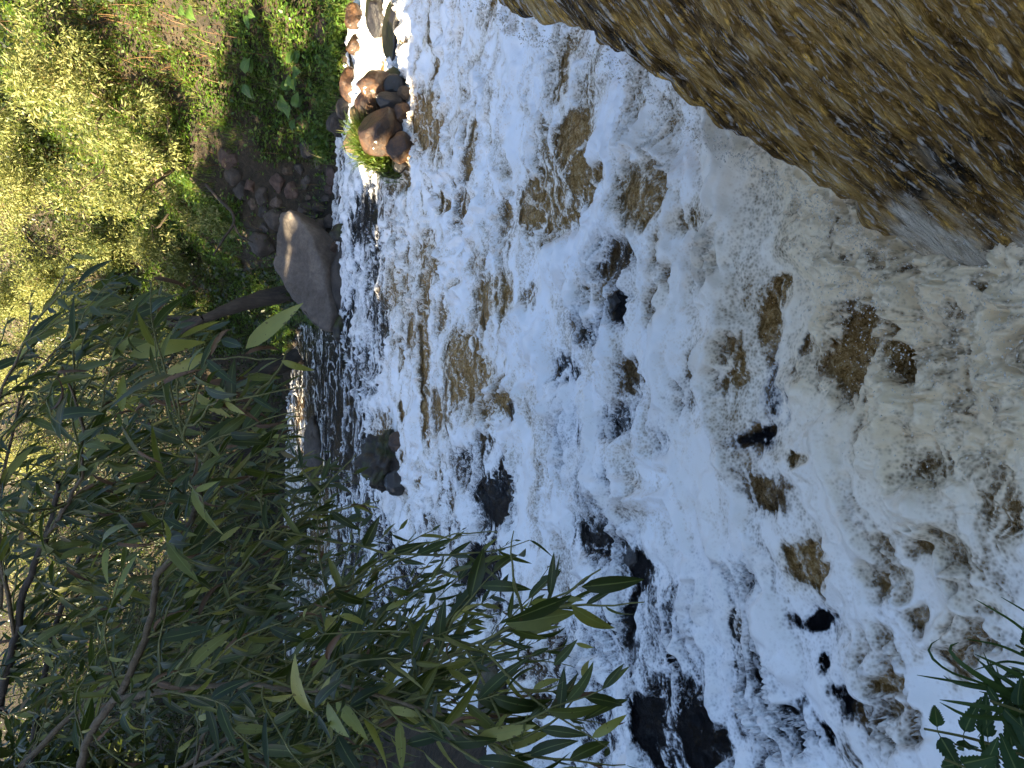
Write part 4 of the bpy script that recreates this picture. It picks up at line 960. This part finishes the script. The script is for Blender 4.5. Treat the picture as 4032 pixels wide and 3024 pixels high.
w102 = make_willow('near willow with a straight pale branch reaching out low over the foam',
  [([(440, 2760, 1.55), (690, 2712, 1.45), (838, 2702, 1.42), (1002, 2693, 1.38), (1203, 2724, 1.33), (1344, 2690, 1.3), (1465, 2727, 1.28), (1587, 2770, 1.25), (1757, 2824, 1.22), (1927, 2897, 1.2), (2000, 2960, 1.18)], .0085, .0025, PB, 34),
   ([(1150, 3060, 1.5), (1400, 2850, 1.4), (1600, 2680, 1.33), (1806, 2563, 1.28), (1952, 2496, 1.22), (2097, 2411, 1.18), (2219, 2338, 1.15), (2365, 2241, 1.12)], .006, .0015, TW, 24)],
  (-1.8, 1.2, .2), 0, .095, 102, twig_len=(.14, .34), bias=(.2, -.02, -.12))
make_willow('near willow twigs hanging in front of the mid stream rock',
  [([(900, 2700, 1.7), (1100, 2520, 1.65), (1250, 2400, 1.6), (1344, 2332, 1.55), (1500, 2220, 1.5), (1640, 2150, 1.47), (1850, 2090, 1.45), (1960, 2095, 1.44)], .006, .0013, TW, 17),
   ([(900, 2300, 1.6), (1050, 2150, 1.55), (1180, 2020, 1.5), (1300, 1900, 1.47), (1400, 1790, 1.45)], .005, .0012, TW, 12),
   ([(1300, 3060, 1.8), (1500, 2850, 1.75), (1750, 2700, 1.7), (2012, 2587, 1.65), (2255, 2624, 1.6)], .005, .0012, TW, 16)],
  (-2.1, 1.7, .2), 0, .085, 103, twig_len=(.14, .32), bias=(.25, -.02, -.15))
w104 = make_willow('near willow with dark upright stems at the upper frame edge',
  [([(-40, 2900, 2.3), (36, 2620, 2.2), (60, 2520, 2.15), (85, 2360, 2.1), (180, 2110, 2.0), (212, 2016, 1.95), (230, 1900, 1.9)], .017, .008, M_BARK, 22),
   ([(180, 2110, 2.0), (250, 2016, 1.85), (322, 1871, 1.75), (331, 1664, 1.65), (290, 1567, 1.6), (243, 1445, 1.55)], .008, .003, BK, 20),
   ([(331, 1664, 1.65), (580, 1480, 1.5), (760, 1430, 1.4), (960, 1405, 1.25), (1090, 1412, 1.2)], .004, .0015, TW, 11),
   ([(60, 2520, 2.15), (0, 2200, 2.0), (-60, 1800, 1.9), (20, 1500, 1.8), (150, 1250, 1.7), (260, 1080, 1.65)], .008, .002, BK, 18)],
  (-2.2, 1.9, .2), 0, .10, 104, twig_len=(.22, .45), bias=(.35, -.1, -.15))
make_willow('willow farther along the near bank filling the shade with small leaves',
  [([(0, 3100, 3.2), (300, 2800, 3.1), (600, 2500, 3.0), (900, 2350, 2.9), (1150, 2300, 2.8)], .018, .004, BK, 60),
   ([(100, 3100, 3.4), (200, 2500, 3.3), (350, 2100, 3.2), (500, 1800, 3.1), (700, 1600, 3.0)], .02, .004, M_BARK, 70),
   ([(0, 2400, 3.5), (0, 1900, 3.4), (100, 1500, 3.2), (300, 1300, 3.1)], .015, .003, BK, 50),
   ([(600, 3100, 2.8), (900, 2900, 2.7), (1200, 2750, 2.6), (1450, 2600, 2.5), (1600, 2500, 2.5)], .012, .003, BK, 60),
   ([(300, 2800, 3.1), (700, 2700, 2.9), (1000, 2500, 2.8), (1200, 2450, 2.7)], .01, .003, PB, 46),
   ([(350, 2100, 3.2), (600, 2050, 3.0), (850, 1950, 2.9), (1050, 1850, 2.8)], .008, .003, PB, 40),
   ([(750, 3060, 2.6), (820, 2850, 2.5), (1000, 2710, 2.45)], .009, .004, PB, 14), ([(745, 3040, 2.4), (920, 2940, 2.35), (1100, 3040, 2.4)], .009, .006, PB, 12)],
  (-3.0, 2.6, .3), 0, .085, 105, twig_len=(.3, .6), bias=(.3, -.05, -.2), gapx=.031, dens=1.25)

def own_leaf(e, mesh, p0, p1, nrm=(0, -.7, .7), wide=1.0):
    a_ = at(*p0); b_ = at(*p1); L_ = float(np.linalg.norm(b_ - a_)); o_ = link('leaf', mesh, e)
    orient(o_, a_ - np.array(e.location), b_ - a_, nrm, (L_ * wide, L_, L_)); o_.matrix_basis = o_.matrix_world.copy(); return o_
own_leaf(w104, WL_Y[0], (968, 1372, 1.22), (1188, 1178, 1.24), (.3, -1, .2))['label'] = 'large pale yellow leaf'
own_leaf(w104, WL_Y[1], (1108, 1420, 1.2), (1238, 1472, 1.2), (-.2, -1, .3))
own_leaf(w104, WL_Y[1], (505, 1400, 1.5), (795, 1320, 1.5), (.1, -1, .3)); own_leaf(w104, WL_Y[0], (440, 1420, 1.5), (520, 1315, 1.5), (.2, -1, .1)); own_leaf(w104, WL_Y[1], (480, 1620, 1.5), (470, 1450, 1.5), (.3, -1, .1))
own_leaf(w104, WL_B[0], (830, 1400, 1.25), (920, 1215, 1.25), (.3, -1, .1)); own_leaf(w104, WL_B[0], (965, 1395, 1.22), (1140, 1330, 1.22), (.3, -1, .1))
own_leaf(w102, WL_G[0], (2290, 2310, 1.14), (2550, 2290, 1.15), (0, -.7, .7), 1.1); own_leaf(w102, WL_G[1], (2250, 2385, 1.14), (2442, 2532, 1.15), (.1, -.6, .7)); own_leaf(w102, WL_G[2], (2220, 2360, 1.14), (1990, 2450, 1.1), (0, -.8, .6), 1.25); own_leaf(w102, WL_G[0], (1990, 2455, 1.16), (2280, 2420, 1.16), (0, -.8, .6), 1.2); own_leaf(w102, WL_G[5], (2165, 2350, 1.15), (2185, 2160, 1.15), (.3, -.8, .4), .7)
own_leaf(w102, WL_Y[0], (1940, 2930, 1.2), (2170, 2900, 1.2), (0, -.8, .6), 1.15); own_leaf(w102, WL_G[2], (2370, 2710, 1.2), (2480, 2625, 1.2), (0, -.8, .5)); own_leaf(w102, WL_G[0], (2180, 2620, 1.2), (2275, 2520, 1.2), (0, -.8, .5), 1.1)

# ------------------------------------------------------------------ nettles and grass in the near corner
def nettle_leaf_mesh(mt_, droop):
    nl = 25; V = []
    for i in range(nl):
        t = i / (nl - 1); w = 0.30 * (1 - t) ** 0.75 * min(1.0, max(t - .11, .01) * 7) ** .7 * (1 - .12 * (1 - t)) + .003
        if t < .13: w = .012
        tooth = 1.0 if i % 2 else 0.80
        for s_ in (-1, -.5, 0, .5, 1):
            ww = w * (tooth if abs(s_) == 1 else 1)
            V.append((s_ * ww, t + (.035 if (i % 2 and abs(s_) == 1) else 0), .30 * abs(s_) * w - droop * t * t + .015 * math.sin(20 * t) * abs(s_)))
    return mesh_np('nettle_leaf', np.array(V), grid_faces(nl, 5), True, {'u': np.tile(np.linspace(-1, 1, 5), nl)}, (mt_,))
M_NETTLE = leaf_material('nettle_leaf', [(0, (0.012, 0.032, 0.009)), (1, (0.028, 0.062, 0.015))], (0.10, 0.20, 0.02), 0.22, 0.6, use_attr=False, vein=True, coat=.3)
NL = [nettle_leaf_mesh(M_NETTLE, .2), nettle_leaf_mesh(M_NETTLE, .45), nettle_leaf_mesh(M_NETTLE, .05)]
def nettle(lb, stem, seed, size):
    r = np.random.default_rng(seed); P = smooth_path(branch_path(stem), 14); root = P[0]
    e = empty('nettle', root, lb, 'nettle', 'nettles in the near corner')
    V, Fc = tube(P - root, np.linspace(.0028, .0015, 14), 6); link('stem', mesh_np('stem', V, Fc, True, {'rnd': np.full(len(V), .4)}, (M_TWIG,)), e)
    T = np.gradient(P, axis=0)
    for k in range(2, 14, 2):
        s_ = size * .95 * (1.1 - .5 * k / 14)
        az = r.uniform(0, math.pi)
        for sg in (1, -1):
            sd = np.array([math.cos(az + (k // 2 % 2) * 1.57), math.sin(az + (k // 2 % 2) * 1.57), 0]) * sg
            o_ = link('leaf', NL[int(r.integers(3))], e); orient(o_, P[k] - root, sd + np.array([0, 0, r.uniform(-.4, .15)]) + r.normal(0, .12, 3), np.array([0, -.3, 1]) + r.normal(0, .5, 3), s_ * r.uniform(.6, 1.15)); o_.matrix_basis = o_.matrix_world.copy()
nettle('nettle with toothed leaves reaching farthest over the foam', [(4250, 3080, 1.02), (4000, 2960, 1.0), (3800, 2900, .99), (3640, 2870, .98)], 1, .075)
nettle('nettle rising beside the frame corner', [(4300, 2900, .98), (4150, 2850, .95), (4020, 2800, .93), (3900, 2760, .92)], 2, .065)
nettle('nettle half cut off by the lower frame edge', [(4250, 3250, .95), (4050, 3120, .93), (3850, 3040, .92), (3720, 2990, .92)], 3, .075)
nettle('slender nettle standing between the two lower nettles', [(4200, 3150, 1.1), (4020, 3020, 1.08), (3880, 2960, 1.06), (3760, 2930, 1.05)], 5, .05)
nettle('nettle at the frame edge above the grass clumps', [(4250, 2620, 1.12), (4150, 2600, 1.1), (4060, 2570, 1.08), (4000, 2540, 1.08)], 6, .05)
nettle('nettle in the shade next to the grass blades', [(4350, 2750, 1.05), (4200, 2700, 1.03), (4080, 2660, 1.0), (3990, 2630, 1.0)], 4, .055)
M_GRASS_NEAR = leaf_material('near_grass_blade', [(0, (0.018, 0.04, 0.010)), (0.6, (0.04, 0.075, 0.015)), (1, (0.09, 0.11, 0.03))], (0.14, 0.22, 0.03), 0.3, 0.5, coat=.3)
def long_blades(lb, base_img, tips, seed, width):
    r = np.random.default_rng(seed); root = at(*base_img)
    e = empty('grass_clump', root, lb, 'grass', 'grass clumps in the near corner')
    for pts in tips:
        P = smooth_path(np.concatenate([[root], branch_path(pts)]), 14) - root
        w = width * r.uniform(.7, 1.2) * np.linspace(1, 0, 14) ** .6 + .0003
        T = unit(np.gradient(P, axis=0)); sd = unit(np.cross(T, unit(CAM - root) + r.normal(0, .35, 3)))
        V = np.stack([P - sd * w[:, None], P + np.cross(T, sd) * w[:, None] * .25, P + sd * w[:, None]], 1).reshape(-1, 3)
        link('blade', mesh_np('blade', V, grid_faces(14, 3), True, {'rnd': np.full(len(V), r.random() * .55)}, (M_GRASS_NEAR,)), e)
long_blades('grass clump with blades curling back over the foam', (4100, 2820, .95),
  [[(3900, 2700, .95), (3740, 2650, .95), (3660, 2590, .95), (3640, 2545, .96), (3700, 2515, .97)], [(3900, 2690, .95), (3790, 2620, .95), (3730, 2560, .96), (3740, 2535, .97), (3775, 2530, .97)],
   [(3950, 2720, .96), (3800, 2700, .97), (3730, 2680, .98), (3715, 2660, .98)], [(3960, 2800, .94), (3800, 2770, .95), (3700, 2755, .96)], [(3950, 2830, .94), (3800, 2820, .95), (3700, 2765, .96)], [(4000, 2700, .95), (3900, 2640, .96), (3840, 2590, .97)]], 11, .0045)
long_blades('thin grass clump with straight fine blades by the frame edge', (4200, 2640, 1.0),
  [[(4050, 2590, 1.0), (3940, 2540, 1.0), (3800, 2515, 1.0)], [(4080, 2520, 1.0), (3980, 2440, 1.0), (3840, 2360, 1.0)], [(4090, 2440, 1.0), (4010, 2390, 1.0), (3940, 2350, 1.0)], [(4060, 2620, 1.0), (3960, 2600, 1.0), (3830, 2640, 1.0)], [(4080, 2660, 1.0), (3980, 2650, 1.0), (3900, 2600, 1.0)], [(4060, 2700, 1.0), (3980, 2720, 1.0), (3610, 2658, 1.0)]], 12, .003)
long_blades('dense dark grass clump under the nettle leaves', (4150, 2900, .97),
  [[(4050 - 60 * random.random(), 2600 + 380 * random.random(), .97), (3980 - 160 * random.random(), 2560 + 440 * random.random(), .98)] for _ in range(20)], 13, .0042)
